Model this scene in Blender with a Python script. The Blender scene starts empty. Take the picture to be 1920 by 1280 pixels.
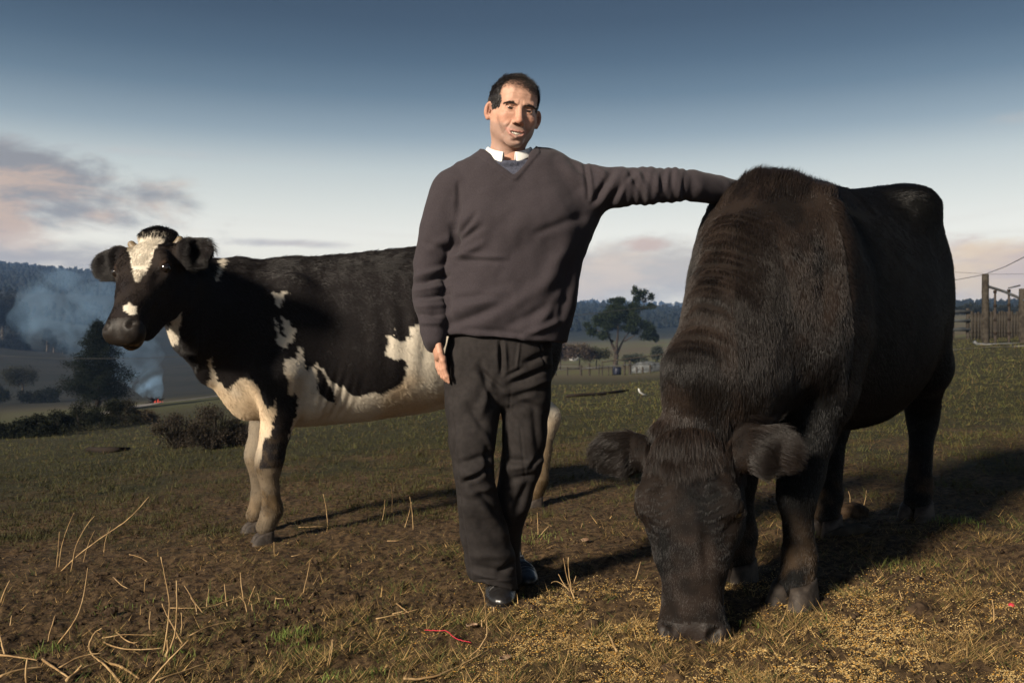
import bpy, math, random, time
import numpy as np
import openvdb
from mathutils import Matrix, Vector

T0 = time.time()
random.seed(7)
rng = np.random.default_rng(7)
f4 = np.float32
R = math.radians

# ------------------------------------------------------------------ camera, sky, sun, exposure
scene = bpy.context.scene
COL = scene.collection
CAM_H, FPX, HOR = 0.88, 1700.0, 650.0
cam_d = bpy.data.cameras.new('camera')
cam = bpy.data.objects.new('camera', cam_d)
COL.objects.link(cam)
cam.location = (0, 0, CAM_H)
cam.rotation_euler = (R(90) + math.atan(10 / FPX), 0, 0)
cam_d.sensor_width = 36
cam_d.lens = FPX / 1920 * 36
cam_d.clip_start = 0.05
cam_d.clip_end = 9000
cam_d.dof.use_dof = True
cam_d.dof.focus_distance = 3.0
cam_d.dof.aperture_fstop = 7.1
scene.camera = cam
EXPO = 0.9
scene.view_settings.view_transform = 'Standard'
scene.view_settings.look = 'None'
scene.view_settings.exposure = EXPO
scene.view_settings.gamma = 1
scene.view_settings.use_curve_mapping = False
scene.render.engine = 'CYCLES'
cy = scene.cycles
cy.use_denoising = True
cy.max_bounces = 6
cy.diffuse_bounces = 3
cy.glossy_bounces = 3
cy.transmission_bounces = 4
cy.transparent_max_bounces = 8
cy.volume_bounces = 1
cy.volume_step_rate = 2.0
cy.volume_max_steps = 96
cy.sample_clamp_indirect = 6

SUN_AZ = math.atan2(-0.68, -0.73)      # the side the light comes from: left and in front of the subjects
SUN_EL = R(24)
sun_d = bpy.data.lights.new('sun', 'SUN')
sun_d.energy = 4.5
sun_d.angle = R(8)
sun_d.color = (1.0, 0.875, 0.71)
sun = bpy.data.objects.new('sun', sun_d)
COL.objects.link(sun)
to_sun = Vector((math.sin(SUN_AZ) * math.cos(SUN_EL), math.cos(SUN_AZ) * math.cos(SUN_EL), math.sin(SUN_EL)))
sun.rotation_euler = to_sun.to_track_quat('Z', 'Y').to_euler()
sun.location = (-6, -6, 8)


def lin(c):
    return tuple((v / 255 / 12.92) if v / 255 <= 0.04045 else ((v / 255 + 0.055) / 1.055) ** 2.4 for v in c)


class NT:
    """small helper to write node graphs"""
    def __init__(s, tree):
        s.t = tree
        s.n = tree.nodes
        s.n.clear()

    def new(s, kind, **kw):
        nd = s.n.new(kind)
        for k, v in kw.items():
            setattr(nd, k, v)
        return nd

    def link(s, a, b):
        s.t.links.new(a, b)

    def setin(s, nd, key, v):
        if hasattr(v, 'node'):
            s.link(v, nd.inputs[key])
        elif v is not None:
            nd.inputs[key].default_value = v

    def math(s, op, a, b=None, c=None, clamp=False):
        nd = s.new('ShaderNodeMath', operation=op, use_clamp=clamp)
        for i, v in enumerate((a, b, c)):
            s.setin(nd, i, v)
        return nd.outputs[0]

    def mix(s, f, a, b, mode='MIX'):
        nd = s.new('ShaderNodeMix', data_type='RGBA', blend_type=mode, clamp_factor=True)
        s.setin(nd, 'Factor', f)
        s.setin(nd, 6, a if hasattr(a, 'node') else (*a[:3], 1))
        s.setin(nd, 7, b if hasattr(b, 'node') else (*b[:3], 1))
        return nd.outputs[2]

    def noise(s, vec, scale, detail=4, rough=0.55, dist=0.0, out='Fac'):
        nd = s.new('ShaderNodeTexNoise')
        if vec is not None:
            s.link(vec, nd.inputs['Vector'])
        nd.inputs['Scale'].default_value = scale
        nd.inputs['Detail'].default_value = detail
        nd.inputs['Roughness'].default_value = rough
        nd.inputs['Distortion'].default_value = dist
        return nd.outputs[out]

    def ramp(s, fac, stops, interp='LINEAR'):
        nd = s.new('ShaderNodeValToRGB')
        nd.color_ramp.interpolation = interp
        el = nd.color_ramp.elements
        while len(el) > 1:
            el.remove(el[-1])
        el[0].position = stops[0][0]
        el[0].color = (*stops[0][1][:3], 1)
        for p, c in stops[1:]:
            e = el.new(p)
            e.color = (*c[:3], 1)
        s.link(fac, nd.inputs[0])
        return nd.outputs[0]

    def maprange(s, v, a, b, c=0.0, d=1.0, smooth=True):
        nd = s.new('ShaderNodeMapRange', interpolation_type='SMOOTHSTEP' if smooth else 'LINEAR')
        s.setin(nd, 0, v)
        for i, q in enumerate((a, b, c, d)):
            nd.inputs[i + 1].default_value = q
        return nd.outputs[0]

    def comb(s, x, y, z):
        nd = s.new('ShaderNodeCombineXYZ')
        for i, v in enumerate((x, y, z)):
            s.setin(nd, i, v)
        return nd.outputs[0]


def build_world():
    w = bpy.data.worlds.new('World')
    scene.world = w
    w.use_nodes = True
    g = NT(w.node_tree)
    tc = g.new('ShaderNodeTexCoord')
    sep = g.new('ShaderNodeSeparateXYZ')
    g.link(tc.outputs['Generated'], sep.inputs[0])
    x, y, z = sep.outputs
    az = g.math('ARCTAN2', x, y)
    S = 1 / 2 ** EXPO

    def c(r, gg, b, k=1.0):
        return tuple(v * S * k for v in lin((r, gg, b)))
    stops = [(0.0, (0.02, 0.018, 0.012)), (0.495, (0.03, 0.028, 0.02)), (0.5, c(255, 232, 196, 1.4)), (0.53, c(253, 240, 212, 1.3)),
             (0.560, c(255, 249, 232, 1.12)), (0.575, c(243, 242, 228)), (0.595, c(208, 214, 208)), (0.612, c(152, 167, 173)),
             (0.632, c(100, 120, 133)), (0.650, c(66, 86, 102)), (0.668, c(43, 60, 76)), (0.69, c(30, 44, 60)),
             (0.76, c(28, 42, 60)), (1.0, c(26, 40, 60))]
    fz = g.math('MULTIPLY_ADD', z, 0.5, 0.5)
    base = g.ramp(fz, stops)
    sky = g.new('ShaderNodeTexSky', sky_type='NISHITA')
    sky.sun_disc = False
    sky.sun_elevation = SUN_EL
    sky.sun_rotation = SUN_AZ
    skc = g.new('ShaderNodeVectorMath', operation='SCALE')
    g.link(sky.outputs[0], skc.inputs[0])
    skc.inputs['Scale'].default_value = 0.07
    base = g.mix(0.12, base, skc.outputs[0])
    # clouds: soft banks low over the horizon
    vec = g.comb(g.math('MULTIPLY', az, 5.0), g.math('MULTIPLY', z, 12.0), 0.0)
    vec2 = g.comb(g.math('MULTIPLY', az, 5.5), g.math('MULTIPLY', z, 17.0), 4.3)
    n1 = g.noise(vec, 1.6, 9, 0.60, 0.3)
    n2 = g.noise(vec2, 1.2, 8, 0.60, 0.3)

    def bank(az0, el0, raz, rel):
        a = g.math('DIVIDE', g.math('SUBTRACT', az, az0), raz)
        e = g.math('DIVIDE', g.math('SUBTRACT', z, el0), rel)
        d = g.math('SQRT', g.math('ADD', g.math('MULTIPLY', a, a), g.math('MULTIPLY', e, e)))
        return g.math('SUBTRACT', 1.0, d)

    def clouds(col, shape, lo, hi, dark, light, tone, amount):
        m = g.maprange(g.math('ADD', shape, g.math('MULTIPLY', g.math('SUBTRACT', n1, 0.5), 1.9)), lo, hi)
        m = g.math('MULTIPLY', m, amount)
        tint = g.mix(g.maprange(tone, 0.42, 0.60), dark, light)
        return g.mix(m, col, tint)
    pink, grey = c(212, 182, 158), c(146, 143, 143)
    # thin veils everywhere near the horizon
    low = g.math('MULTIPLY', g.maprange(z, 0.0, 0.03), g.maprange(z, 0.085, 0.15, 1.0, 0.0))
    n3 = g.noise(g.comb(g.math('MULTIPLY', az, 2.2), g.math('MULTIPLY', z, 26.0), 9.1), 1.4, 5, 0.6, 0.6)
    m0 = g.math('MULTIPLY', g.math('MULTIPLY', g.maprange(n3, 0.46, 0.62), low), 0.28)
    base = g.mix(m0, base, g.mix(g.maprange(n2, 0.44, 0.58), c(216, 200, 184), c(250, 220, 186)))
    base = clouds(base, bank(-0.58, 0.150, 0.30, 0.056), 0.0, 0.55, grey, pink, n2, 0.93)
    base = clouds(base, bank(-0.50, 0.090, 0.22, 0.028), 0.1, 0.8, c(160, 150, 150), c(222, 196, 176), n2, 0.75)
    base = clouds(base, bank(-0.24, 0.110, 0.09, 0.008), 0.1, 0.8, c(170, 162, 166), c(205, 190, 182), n2, 0.7)
    base = clouds(base, bank(0.12, 0.078, 0.17, 0.042), -0.05, 0.5, c(208, 196, 182), c(238, 214, 188), n2, 0.9)
    base = clouds(base, bank(0.145, 0.110, 0.035, 0.012), 0.1, 0.8, c(222, 190, 170), c(222, 190, 170), n2, 0.8)
    base = clouds(base, bank(0.52, 0.070, 0.14, 0.045), 0.0, 0.55, c(225, 196, 176), c(255, 222, 176), n2, 0.92)
    base = clouds(base, bank(-0.38, 0.195, 0.22, 0.010), 0.2, 1.1, c(196, 198, 198), c(206, 204, 200), n2, 0.45)
    base = clouds(base, bank(0.53, 0.215, 0.10, 0.022), 0.5, 1.3, c(206, 196, 186), c(206, 196, 186), n2, 0.5)
    bg = g.new('ShaderNodeBackground')
    g.link(base, bg.inputs['Color'])
    bg.inputs['Strength'].default_value = 1.0
    out = g.new('ShaderNodeOutputWorld')
    g.link(bg.outputs[0], out.inputs[0])
    w.cycles.sampling_method = 'MANUAL'
    w.cycles.sample_map_resolution = 512


build_world()


# ------------------------------------------------------------------ small helpers
def W(px, py, d):
    """the place seen at photo pixel px,py and d metres away"""
    return np.array([(px - 960) * d / FPX, d, CAM_H - (py - HOR) * d / FPX])


def tag(o, label=None, cat=None, group=None, kind=None):
    if label:
        o['label'] = label
    if cat:
        o['category'] = cat
    if group:
        o['group'] = group
    if kind:
        o['kind'] = kind
    return o


def empty(name, loc=(0, 0, 0), rz=0.0):
    o = bpy.data.objects.new(name, None)
    o.empty_display_size = 0.1
    COL.objects.link(o)
    o.location = loc
    o.rotation_euler = (0, 0, rz)
    return o


def link(name, data, mats, parent=None):
    o = bpy.data.objects.new(name, data)
    COL.objects.link(o)
    if parent is not None:
        o.parent = parent
    if mats is not None:
        for m in (mats if isinstance(mats, (list, tuple)) else [mats]):
            data.materials.append(m)
    return o


def mesh_np(name, V, F, smooth=True, cols=None, matidx=None):
    """mesh from numpy arrays; F is (n,3) or (n,4) or a list of both"""
    me = bpy.data.meshes.new(name)
    Fs = F if isinstance(F, list) else [F]
    Fs = [np.asarray(f) for f in Fs if len(f)]
    V = np.asarray(V, dtype=f4)
    me.vertices.add(len(V))
    me.vertices.foreach_set('co', V.ravel())
    nl = sum(f.size for f in Fs)
    npoly = sum(len(f) for f in Fs)
    me.loops.add(nl)
    me.loops.foreach_set('vertex_index', np.concatenate([f.ravel() for f in Fs]).astype(np.int32))
    me.polygons.add(npoly)
    tot = np.concatenate([np.full(len(f), f.shape[1], np.int32) for f in Fs])
    me.polygons.foreach_set('loop_start', np.concatenate([[0], np.cumsum(tot)[:-1]]).astype(np.int32))
    if smooth:
        me.polygons.foreach_set('use_smooth', np.ones(npoly, bool))
    if matidx is not None:
        me.polygons.foreach_set('material_index', np.asarray(matidx, np.int32))
    if cols is not None:
        a = me.color_attributes.new('Col', 'FLOAT_COLOR', 'POINT')
        cc = np.ones((len(V), 4), f4)
        cc[:, :3] = cols
        a.data.foreach_set('color', cc.ravel())
    me.update(calc_edges=True)
    return me


def vnormals(V, F):
    n = np.zeros_like(V)
    a, b, c = V[F[:, 0]], V[F[:, 1]], V[F[:, 2]]
    if F.shape[1] == 4:
        d = V[F[:, 3]]
        fn = np.cross(c - a, d - b)
    else:
        fn = np.cross(b - a, c - a)
    for k in range(3):
        for j in range(F.shape[1]):
            n[:, k] += np.bincount(F[:, j], fn[:, k], minlength=len(V))
    return n / (np.linalg.norm(n, axis=1, keepdims=True) + 1e-12)


def smoothstep(a, b, x):
    t = np.clip((x - a) / (b - a), 0, 1)
    return t * t * (3 - 2 * t)


_perm = rng.permutation(4096)
_val = rng.random(4096).astype(f4)


def vnoise(P, scale, seed=0):
    """value noise on (n,2) or (n,3) points, 0..1"""
    Q = np.asarray(P, np.float64) * scale + seed * 17.31
    if Q.shape[1] == 2:
        Q = np.c_[Q, np.full(len(Q), seed * 3.7)]
    I = np.floor(Q).astype(np.int64)
    t = Q - I
    t = t * t * (3 - 2 * t)

    def h(dx, dy, dz):
        k = _perm[(I[:, 0] + dx) & 4095]
        k = _perm[(k + I[:, 1] + dy) & 4095]
        k = _perm[(k + I[:, 2] + dz) & 4095]
        return _val[k]
    x, y, z = t.T
    r = 0
    for dx in (0, 1):
        for dy in (0, 1):
            for dz in (0, 1):
                r = r + h(dx, dy, dz) * (x if dx else 1 - x) * (y if dy else 1 - y) * (z if dz else 1 - z)
    return r


def fbm(P, scale, octaves=4, gain=0.5, seed=0):
    a, s, tot = 1.0, 0.0, 0.0
    for i in range(octaves):
        s = s + a * vnoise(P, scale * 2.03 ** i, seed + i)
        tot += a
        a *= gain
    return s / tot


def inpoly(px, py, poly):
    poly = np.asarray(poly, float)
    x0, y0 = poly[:, 0], poly[:, 1]
    x1, y1 = np.roll(x0, -1), np.roll(y0, -1)
    ins = np.zeros(len(px), bool)
    for a, b, c, d in zip(x0, y0, x1, y1):
        if b == d:
            continue
        cond = (b > py) != (d > py)
        ins ^= cond & (px < (c - a) * (py - b) / (d - b) + a)
    return ins


# ------------------------------------------------------------------ solid modelling by smooth unions
def smin(a, b, k):
    if k <= 0:
        return np.minimum(a, b)
    h = np.clip(0.5 + 0.5 * (b - a) / k, 0, 1)
    return b * (1 - h) + a * h - k * h * (1 - h)


def smax(a, b, k):
    return -smin(-a, -b, k)


def frame(d, up):
    d = np.asarray(d, float) / np.linalg.norm(d)
    s = np.cross(up, d)
    s /= np.linalg.norm(s)
    u = np.cross(d, s)
    return d, s, u


class Vol:
    def __init__(s, lo, hi, h):
        s.lo = np.array(lo, float)
        s.h = h
        s.n = np.ceil((np.array(hi) - s.lo) / h).astype(int) + 1
        s.F = np.full(s.n, 0.5, f4)
        s.ax = [(s.lo[i] + np.arange(s.n[i]) * h).astype(f4) for i in range(3)]

    def blk(s, lo, hi):
        a = np.clip(np.floor((np.array(lo) - s.lo) / s.h).astype(int), 0, s.n - 1)
        b = np.clip(np.ceil((np.array(hi) - s.lo) / s.h).astype(int) + 1, 1, s.n)
        sl = tuple(slice(p, q) for p, q in zip(a, b))
        X = s.ax[0][sl[0]][:, None, None]
        Y = s.ax[1][sl[1]][None, :, None]
        Z = s.ax[2][sl[2]][None, None, :]
        return sl, X, Y, Z

    def op(s, fn, lo, hi, k=0.0, sub=False):
        m = k * 1.1 + 3 * s.h
        sl, X, Y, Z = s.blk(np.array(lo) - m, np.array(hi) + m)
        if 0 in s.F[sl].shape:
            return
        d = fn(X, Y, Z)
        s.F[sl] = smax(s.F[sl], -d, k) if sub else smin(s.F[sl], d, k)

    def rc(s, a, b, ra, rb, k=0.03, sub=False):
        a, b = np.array(a, float), np.array(b, float)
        ab = b - a
        L2 = max(ab @ ab, 1e-9)

        def fn(X, Y, Z):
            x, y, z = X - a[0], Y - a[1], Z - a[2]
            t = np.clip((x * ab[0] + y * ab[1] + z * ab[2]) / L2, 0, 1).astype(f4)
            return np.sqrt((x - t * ab[0]) ** 2 + (y - t * ab[1]) ** 2 + (z - t * ab[2]) ** 2) - (ra + (rb - ra) * t)
        r = max(ra, rb)
        s.op(fn, np.minimum(a, b) - r, np.maximum(a, b) + r, k, sub)

    def chain(s, pts, rad, k=0.03):
        for i in range(len(pts) - 1):
            s.rc(pts[i], pts[i + 1], rad[i], rad[i + 1], k)

    def el(s, c, r, M=None, k=0.03, sub=False):
        """ellipsoid; M rows are its axes"""
        c, r = np.array(c, float), np.array(r, float)
        M = np.eye(3) if M is None else np.array(M, float)

        def fn(X, Y, Z):
            x, y, z = X - c[0], Y - c[1], Z - c[2]
            q = [(M[i][0] * x + M[i][1] * y + M[i][2] * z) for i in range(3)]
            k0 = np.sqrt(sum((q[i] / r[i]) ** 2 for i in range(3)))
            k1 = np.sqrt(sum((q[i] / r[i] ** 2) ** 2 for i in range(3))) + 1e-6
            return (k0 * (k0 - 1) / k1).astype(f4)
        e = np.sqrt(((M.T * r) ** 2).sum(1))
        s.op(fn, c - e, c + e, k, sub)

    def seg(s, a, b, ra, rb, up=(0, 0, 1), k=0.05, n=2.0):
        """tapering tube with an oval section; ra, rb = (sideways, along up)"""
        a, b = np.array(a, float), np.array(b, float)
        d, sd, u = frame(b - a, np.array(up, float))
        L = np.linalg.norm(b - a)

        def fn(X, Y, Z):
            x, y, z = X - a[0], Y - a[1], Z - a[2]
            t = x * d[0] + y * d[1] + z * d[2]
            tc = np.clip(t / L, 0, 1)
            r1 = ra[0] + (rb[0] - ra[0]) * tc
            r2 = ra[1] + (rb[1] - ra[1]) * tc
            p = np.abs(x * sd[0] + y * sd[1] + z * sd[2]) / r1
            q = np.abs(x * u[0] + y * u[1] + z * u[2]) / r2
            e = np.maximum(np.maximum(-t, t - L), 0) / np.minimum(r1, r2)
            rr = (p ** n + q ** n + e ** n) ** (1 / n)
            return ((rr - 1) * np.minimum(r1, r2)).astype(f4)
        m = max(*ra, *rb)
        s.op(fn, np.minimum(a, b) - m, np.maximum(a, b) + m, k)

    def schain(s, pts, rad, up=(0, 0, 1), k=0.05, n=2.0):
        for i in range(len(pts) - 1):
            s.seg(pts[i], pts[i + 1], rad[i], rad[i + 1], up, k, n)

    def half(s, p, nrm, k=0.0):
        """cut away everything on the side nrm points to"""
        p, nrm = np.array(p, float), np.array(nrm, float)
        nrm /= np.linalg.norm(nrm)
        X, Y, Z = s.ax[0][:, None, None], s.ax[1][None, :, None], s.ax[2][None, None, :]
        d = (X - p[0]) * nrm[0] + (Y - p[1]) * nrm[1] + (Z - p[2]) * nrm[2]
        s.F = smax(s.F, d.astype(f4), k)

    def mesh(s):
        g = openvdb.FloatGrid(0.5)
        g.copyFromArray(np.ascontiguousarray(s.F))
        p, q = g.convertToQuads(0.0)
        V = p.astype(np.float64) * s.h + s.lo
        F = q.astype(np.int64)
        n = np.cross(V[F[:, 2]] - V[F[:, 0]], V[F[:, 3]] - V[F[:, 1]])
        c = V[F].mean(1)
        # keep the faces outward
        if (n * c).sum() < 0:
            F = F[:, ::-1]
        return V, F


def relax(V, F, it=1, lam=0.5):
    """light smoothing"""
    n = len(V)
    a = F.ravel()
    b = np.roll(F, -1, axis=1).ravel()
    for _ in range(it):
        cnt = np.bincount(a, minlength=n) + np.bincount(b, minlength=n)
        S = np.stack([np.bincount(a, V[b, k], minlength=n) + np.bincount(b, V[a, k], minlength=n) for k in range(3)], 1)
        V = V + lam * (S / np.maximum(cnt, 1)[:, None] - V)
    return V


def strands(name, roots, dirs, tips, length, radius, cols, mat, parent, npt=4, taper=0.15):
    """hair curves. dirs = direction at the root, tips = direction at the tip"""
    n = len(roots)
    cu = bpy.data.hair_curves.new(name)
    cu.add_curves([npt] * n)
    P = np.zeros((n, npt, 3), f4)
    p = roots.astype(f4)
    P[:, 0] = p
    for i in range(1, npt):
        t = (i - 0.5) / (npt - 1)
        d = dirs * (1 - t) + tips * t
        d = d / (np.linalg.norm(d, axis=1, keepdims=True) + 1e-9)
        p = p + d * (length / (npt - 1))[:, None]
        P[:, i] = p
    cu.position_data.foreach_set('vector', P.ravel())
    ra = cu.attributes.get('radius') or cu.attributes.new('radius', 'FLOAT', 'POINT')
    rr = radius[:, None] * np.linspace(1, taper, npt)[None]
    ra.data.foreach_set('value', rr.astype(f4).ravel())
    ca = cu.attributes.new('Col', 'FLOAT_COLOR', 'CURVE')
    cc = np.ones((n, 4), f4)
    cc[:, :3] = cols
    ca.data.foreach_set('color', cc.ravel())
    return link(name, cu, mat, parent)


def scatter(V, F, n, wfn=None):
    """random points on a quad/tri mesh, with normals"""
    N = vnormals(V, F)
    T = F if F.shape[1] == 3 else np.concatenate([F[:, [0, 1, 2]], F[:, [0, 2, 3]]])
    ar = np.linalg.norm(np.cross(V[T[:, 1]] - V[T[:, 0]], V[T[:, 2]] - V[T[:, 0]]), axis=1)
    if wfn is not None:
        ar = ar * wfn(V[T].mean(1), N[T].mean(1))
    i = rng.choice(len(T), n, p=ar / ar.sum())
    r1, r2 = np.sqrt(rng.random(n)), rng.random(n)
    b = np.stack([1 - r1, r1 * (1 - r2), r1 * r2], 1)[:, :, None]
    P = (V[T[i]] * b).sum(1)
    Q = (N[T[i]] * b).sum(1)
    return P, Q / (np.linalg.norm(Q, axis=1, keepdims=True) + 1e-9)


def unit(v):
    return v / (np.linalg.norm(v, axis=-1, keepdims=True) + 1e-9)


# ------------------------------------------------------------------ materials
def mat_principled(name, color=(0.5, 0.5, 0.5), rough=0.7, spec=0.5, fn=None, bump=None, **extra):
    m = bpy.data.materials.new(name)
    m.use_nodes = True
    g = NT(m.node_tree)
    b = g.new('ShaderNodeBsdfPrincipled')
    o = g.new('ShaderNodeOutputMaterial')
    g.link(b.outputs[0], o.inputs[0])
    b.inputs['Base Color'].default_value = (*color, 1)
    b.inputs['Roughness'].default_value = rough
    b.inputs['Specular IOR Level'].default_value = spec
    for k, v in extra.items():
        b.inputs[k].default_value = v
    if fn:
        r = fn(g)
        if isinstance(r, dict):
            for k, v in r.items():
                g.link(v, b.inputs[k])
        elif r is not None:
            g.link(r, b.inputs['Base Color'])
    if bump:
        h = bump[0](g)
        bn = g.new('ShaderNodeBump')
        bn.inputs['Strength'].default_value = bump[1]
        bn.inputs['Distance'].default_value = bump[2]
        g.link(h, bn.inputs['Height'])
        g.link(bn.outputs[0], b.inputs['Normal'])
    return m


def geo(g):
    return g.new('ShaderNodeTexCoord').outputs['Object']


def attr(g, name='Col'):
    return g.new('ShaderNodeAttribute', attribute_name=name).outputs['Color']


def vary(c, scale, amt=0.35, c2=None, detail=5):
    c2 = c2 or tuple(v * (1 - amt) for v in c)
    c1 = c if c2 else tuple(v * (1 + amt) for v in c)

    def fn(g):
        n = g.noise(geo(g), scale, detail, 0.6)
        return g.mix(g.maprange(n, 0.35, 0.65), c1, c2)
    return fn


M = {}
M['coat'] = mat_principled('coat_hair', rough=0.40, spec=0.30, fn=lambda g: attr(g))
M['hide'] = mat_principled('hide', rough=0.8, spec=0.12, fn=lambda g: attr(g),
                           bump=(lambda g: g.noise(geo(g), 90, 4, 0.6), 0.3, 0.004))
M['hoof'] = mat_principled('hoof', (0.14, 0.11, 0.09), 0.7, 0.25, fn=vary((0.055, 0.044, 0.036), 30, 0.5, (0.022, 0.017, 0.014)),
                           bump=(lambda g: g.noise(geo(g), 60, 4), 0.4, 0.003))
M['horn'] = mat_principled('horn', (0.3, 0.22, 0.13), 0.5, 0.4, fn=vary((0.20, 0.15, 0.09), 40, 0.5, (0.09, 0.065, 0.04)))
M['wet_eye'] = mat_principled('dark_wet_eye', (0.012, 0.008, 0.006), 0.05, 0.8)
M['nose'] = mat_principled('muzzle_skin', (0.03, 0.022, 0.018), 0.55, 0.28, fn=lambda g: attr(g),
                           bump=(lambda g: g.noise(geo(g), 140, 3), 0.5, 0.003))
M['skin'] = mat_principled('skin', rough=0.55, spec=0.35, fn=lambda g: g.mix(g.maprange(g.noise(geo(g), 320, 4, .7), .3, .7, 0, .22), attr(g), (.16, .085, .06)),
                           bump=(lambda g: g.noise(geo(g), 420, 4, .7), 0.45, 0.0012),
                           **{'Subsurface Weight': 0.06, 'Subsurface Scale': 0.008})
M['skin'].node_tree.nodes['Principled BSDF'].inputs['Subsurface Radius'].default_value = (1.0, 0.35, 0.18)


def knit(g):
    v = geo(g)
    w = g.new('ShaderNodeTexWave', wave_type='BANDS', bands_direction='X')
    g.link(v, w.inputs['Vector'])
    w.inputs['Scale'].default_value = 120
    w.inputs['Distortion'].default_value = 1.5
    return g.math('ADD', g.math('MULTIPLY', w.outputs['Fac'], 0.35), g.noise(v, 420, 3, 0.7))


M['sweater'] = mat_principled('brown_sweater_knit', (0.06, 0.045, 0.047), 0.92, 0.15,
                              fn=vary((0.043, 0.036, 0.0405), 320, 0.3, (0.031, 0.0255, 0.0295), 3),
                              bump=(knit, 0.55, 0.0016), **{'Sheen Weight': 0.06, 'Sheen Roughness': 0.5})
M['sweater2'] = mat_principled('grey_blue_knit', (0.07, 0.08, 0.105), 0.9, 0.15,
                               fn=vary((0.095, 0.10, 0.135), 420, 0.3, (0.04, 0.045, 0.065), 2), bump=(knit, 0.8, 0.002))
M['shirt'] = mat_principled('white_cotton', (0.75, 0.74, 0.70), 0.85, 0.2,
                            bump=(lambda g: g.noise(geo(g), 300, 3), 0.1, 0.001))
M['trousers'] = mat_principled('charcoal_cotton', (0.03, 0.027, 0.026), 0.85, 0.2,
                               fn=vary((0.021, 0.0180, 0.0175), 60, 0.3, (0.0150, 0.0128, 0.0125), 6),
                               bump=(lambda g: g.noise(geo(g), 700, 2, 0.6), 0.35, 0.0012))
M['leather'] = mat_principled('black_leather', (0.012, 0.011, 0.011), 0.32, 0.6,
                              bump=(lambda g: g.noise(geo(g), 90, 5), 0.35, 0.003))
M['sole'] = mat_principled('rubber_sole', (0.03, 0.024, 0.018), 0.8, 0.3)
M['hair'] = mat_principled('dark_hair', (0.012, 0.009, 0.008), 0.4, 0.6, fn=lambda g: attr(g))
M['teeth'] = mat_principled('teeth', (0.75, 0.70, 0.60), 0.25, 0.5)
M['sclera'] = mat_principled('eye_white', (0.30, 0.25, 0.22), 0.2, 0.5)
M['iris'] = mat_principled('brown_iris', (0.03, 0.013, 0.006), 0.08, 0.8)
print('t helpers', time.time() - T0)

# ------------------------------------------------------------------ the land
TU = np.array([-0.8, -0.56, -0.40, -0.25, -0.10, 0.12, 0.22, 0.35, 0.50, 0.62, 0.9])
TD = np.array([5, 8, 13, 20, 30, 60, 100, 150, 300, 900, 1600, 3000.])
TZ = np.array([
    [-.22, -.4, -.85, -1.4, -2.2, -4.0, -5.6, -6, 14, 80, 70, 40],
    [-.154, -.30, -.70, -1.2, -1.95, -3.7, -5.4, -6.3, 6, 78, 66, 40],
    [-.11, -.22, -.55, -1.05, -1.65, -2.9, -4.8, -6.3, -2, 67, 60, 40],
    [-.07, -.14, -.36, -.7, -1.1, -2.1, -3.6, -5.0, -1, 56, 60, 40],
    [-.03, -.05, -.15, -.35, -.6, -1.2, -1.9, -2.4, 2, 46, 66, 40],
    [.033, .04, .0, -.13, -.40, -1.0, -1.3, -1.4, 3, 36, 73, 40],
    [.06, .08, .09, .04, -.10, -.6, -.6, -.5, 4, 34, 66, 40],
    [.096, .17, .30, .42, .50, .7, 1.0, 1.4, 7, 33, 55, 40],
    [.14, .24, .46, .78, 1.05, 1.6, 2.4, 3.8, 12, 32, 50, 40],
    [.17, .30, .55, .92, 1.25, 2.0, 3.0, 4.8, 13, 32, 50, 40],
    [.24, .40, .7, 1.1, 1.5, 2.4, 3.5, 5.5, 14, 32, 50, 40]])


def terrain(x, y):
    x, y = np.asarray(x, float), np.asarray(y, float)
    r = np.hypot(x, y)
    dd = np.maximum(np.where(y > 0, np.maximum(y, 0.35 * r), 0.35 * r), 0.01)
    u = np.clip(x / dd, -0.8, 0.9)
    iu = np.clip(np.searchsorted(TU, u) - 1, 0, len(TU) - 2)
    tu = (u - TU[iu]) / (TU[iu + 1] - TU[iu])
    ld = np.log(np.clip(dd, 5, 3000))
    LD = np.log(TD)
    idd = np.clip(np.searchsorted(LD, ld) - 1, 0, len(TD) - 2)
    td = (ld - LD[idd]) / (LD[idd + 1] - LD[idd])
    z = ((TZ[iu, idd] * (1 - tu) + TZ[iu + 1, idd] * tu) * (1 - td)
         + (TZ[iu, idd + 1] * (1 - tu) + TZ[iu + 1, idd + 1] * tu) * td)
    near = 0.055 * np.clip(x, -6, 6)
    a = smoothstep(4.0, 7.5, dd)
    back = smoothstep(0.0, -6.0, y)
    return (near * (1 - a) + z * a) * (1 - back) + back * near * 0.5


def relief(P, d):
    """small clods, hoof marks and tufts of the pasture"""
    nearw = 1 / (1 + (d / 9.0) ** 2)
    z = (fbm(P, 2.2, 3, 0.5, 1) - 0.5) * 0.06
    z = z + (fbm(P, 11, 3, 0.6, 5) - 0.5) * 0.040 * nearw
    c = fbm(P, 38, 3, 0.7, 9)
    z = z + (np.maximum(c - 0.50, 0) * 0.09 - 0.003) * nearw * (1 / (1 + (d / 5) ** 2))
    far = smoothstep(60, 400, d)
    z = z + far * (fbm(P, 0.006, 4, 0.55, 3) - 0.5) * 16 * smoothstep(100, 900, d)
    return z


def ground_z(x, y):
    P = np.c_[np.atleast_1d(x), np.atleast_1d(y)].astype(float)
    return terrain(P[:, 0], P[:, 1]) + relief(P, np.hypot(P[:, 0], P[:, 1]))


def gz(x, y):
    return float(ground_z(x, y)[0])


def G(px, d):
    """ground point under photo column px at distance d"""
    x = (px - 960) * d / FPX
    return np.array([x, d, gz(x, d)])


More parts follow.
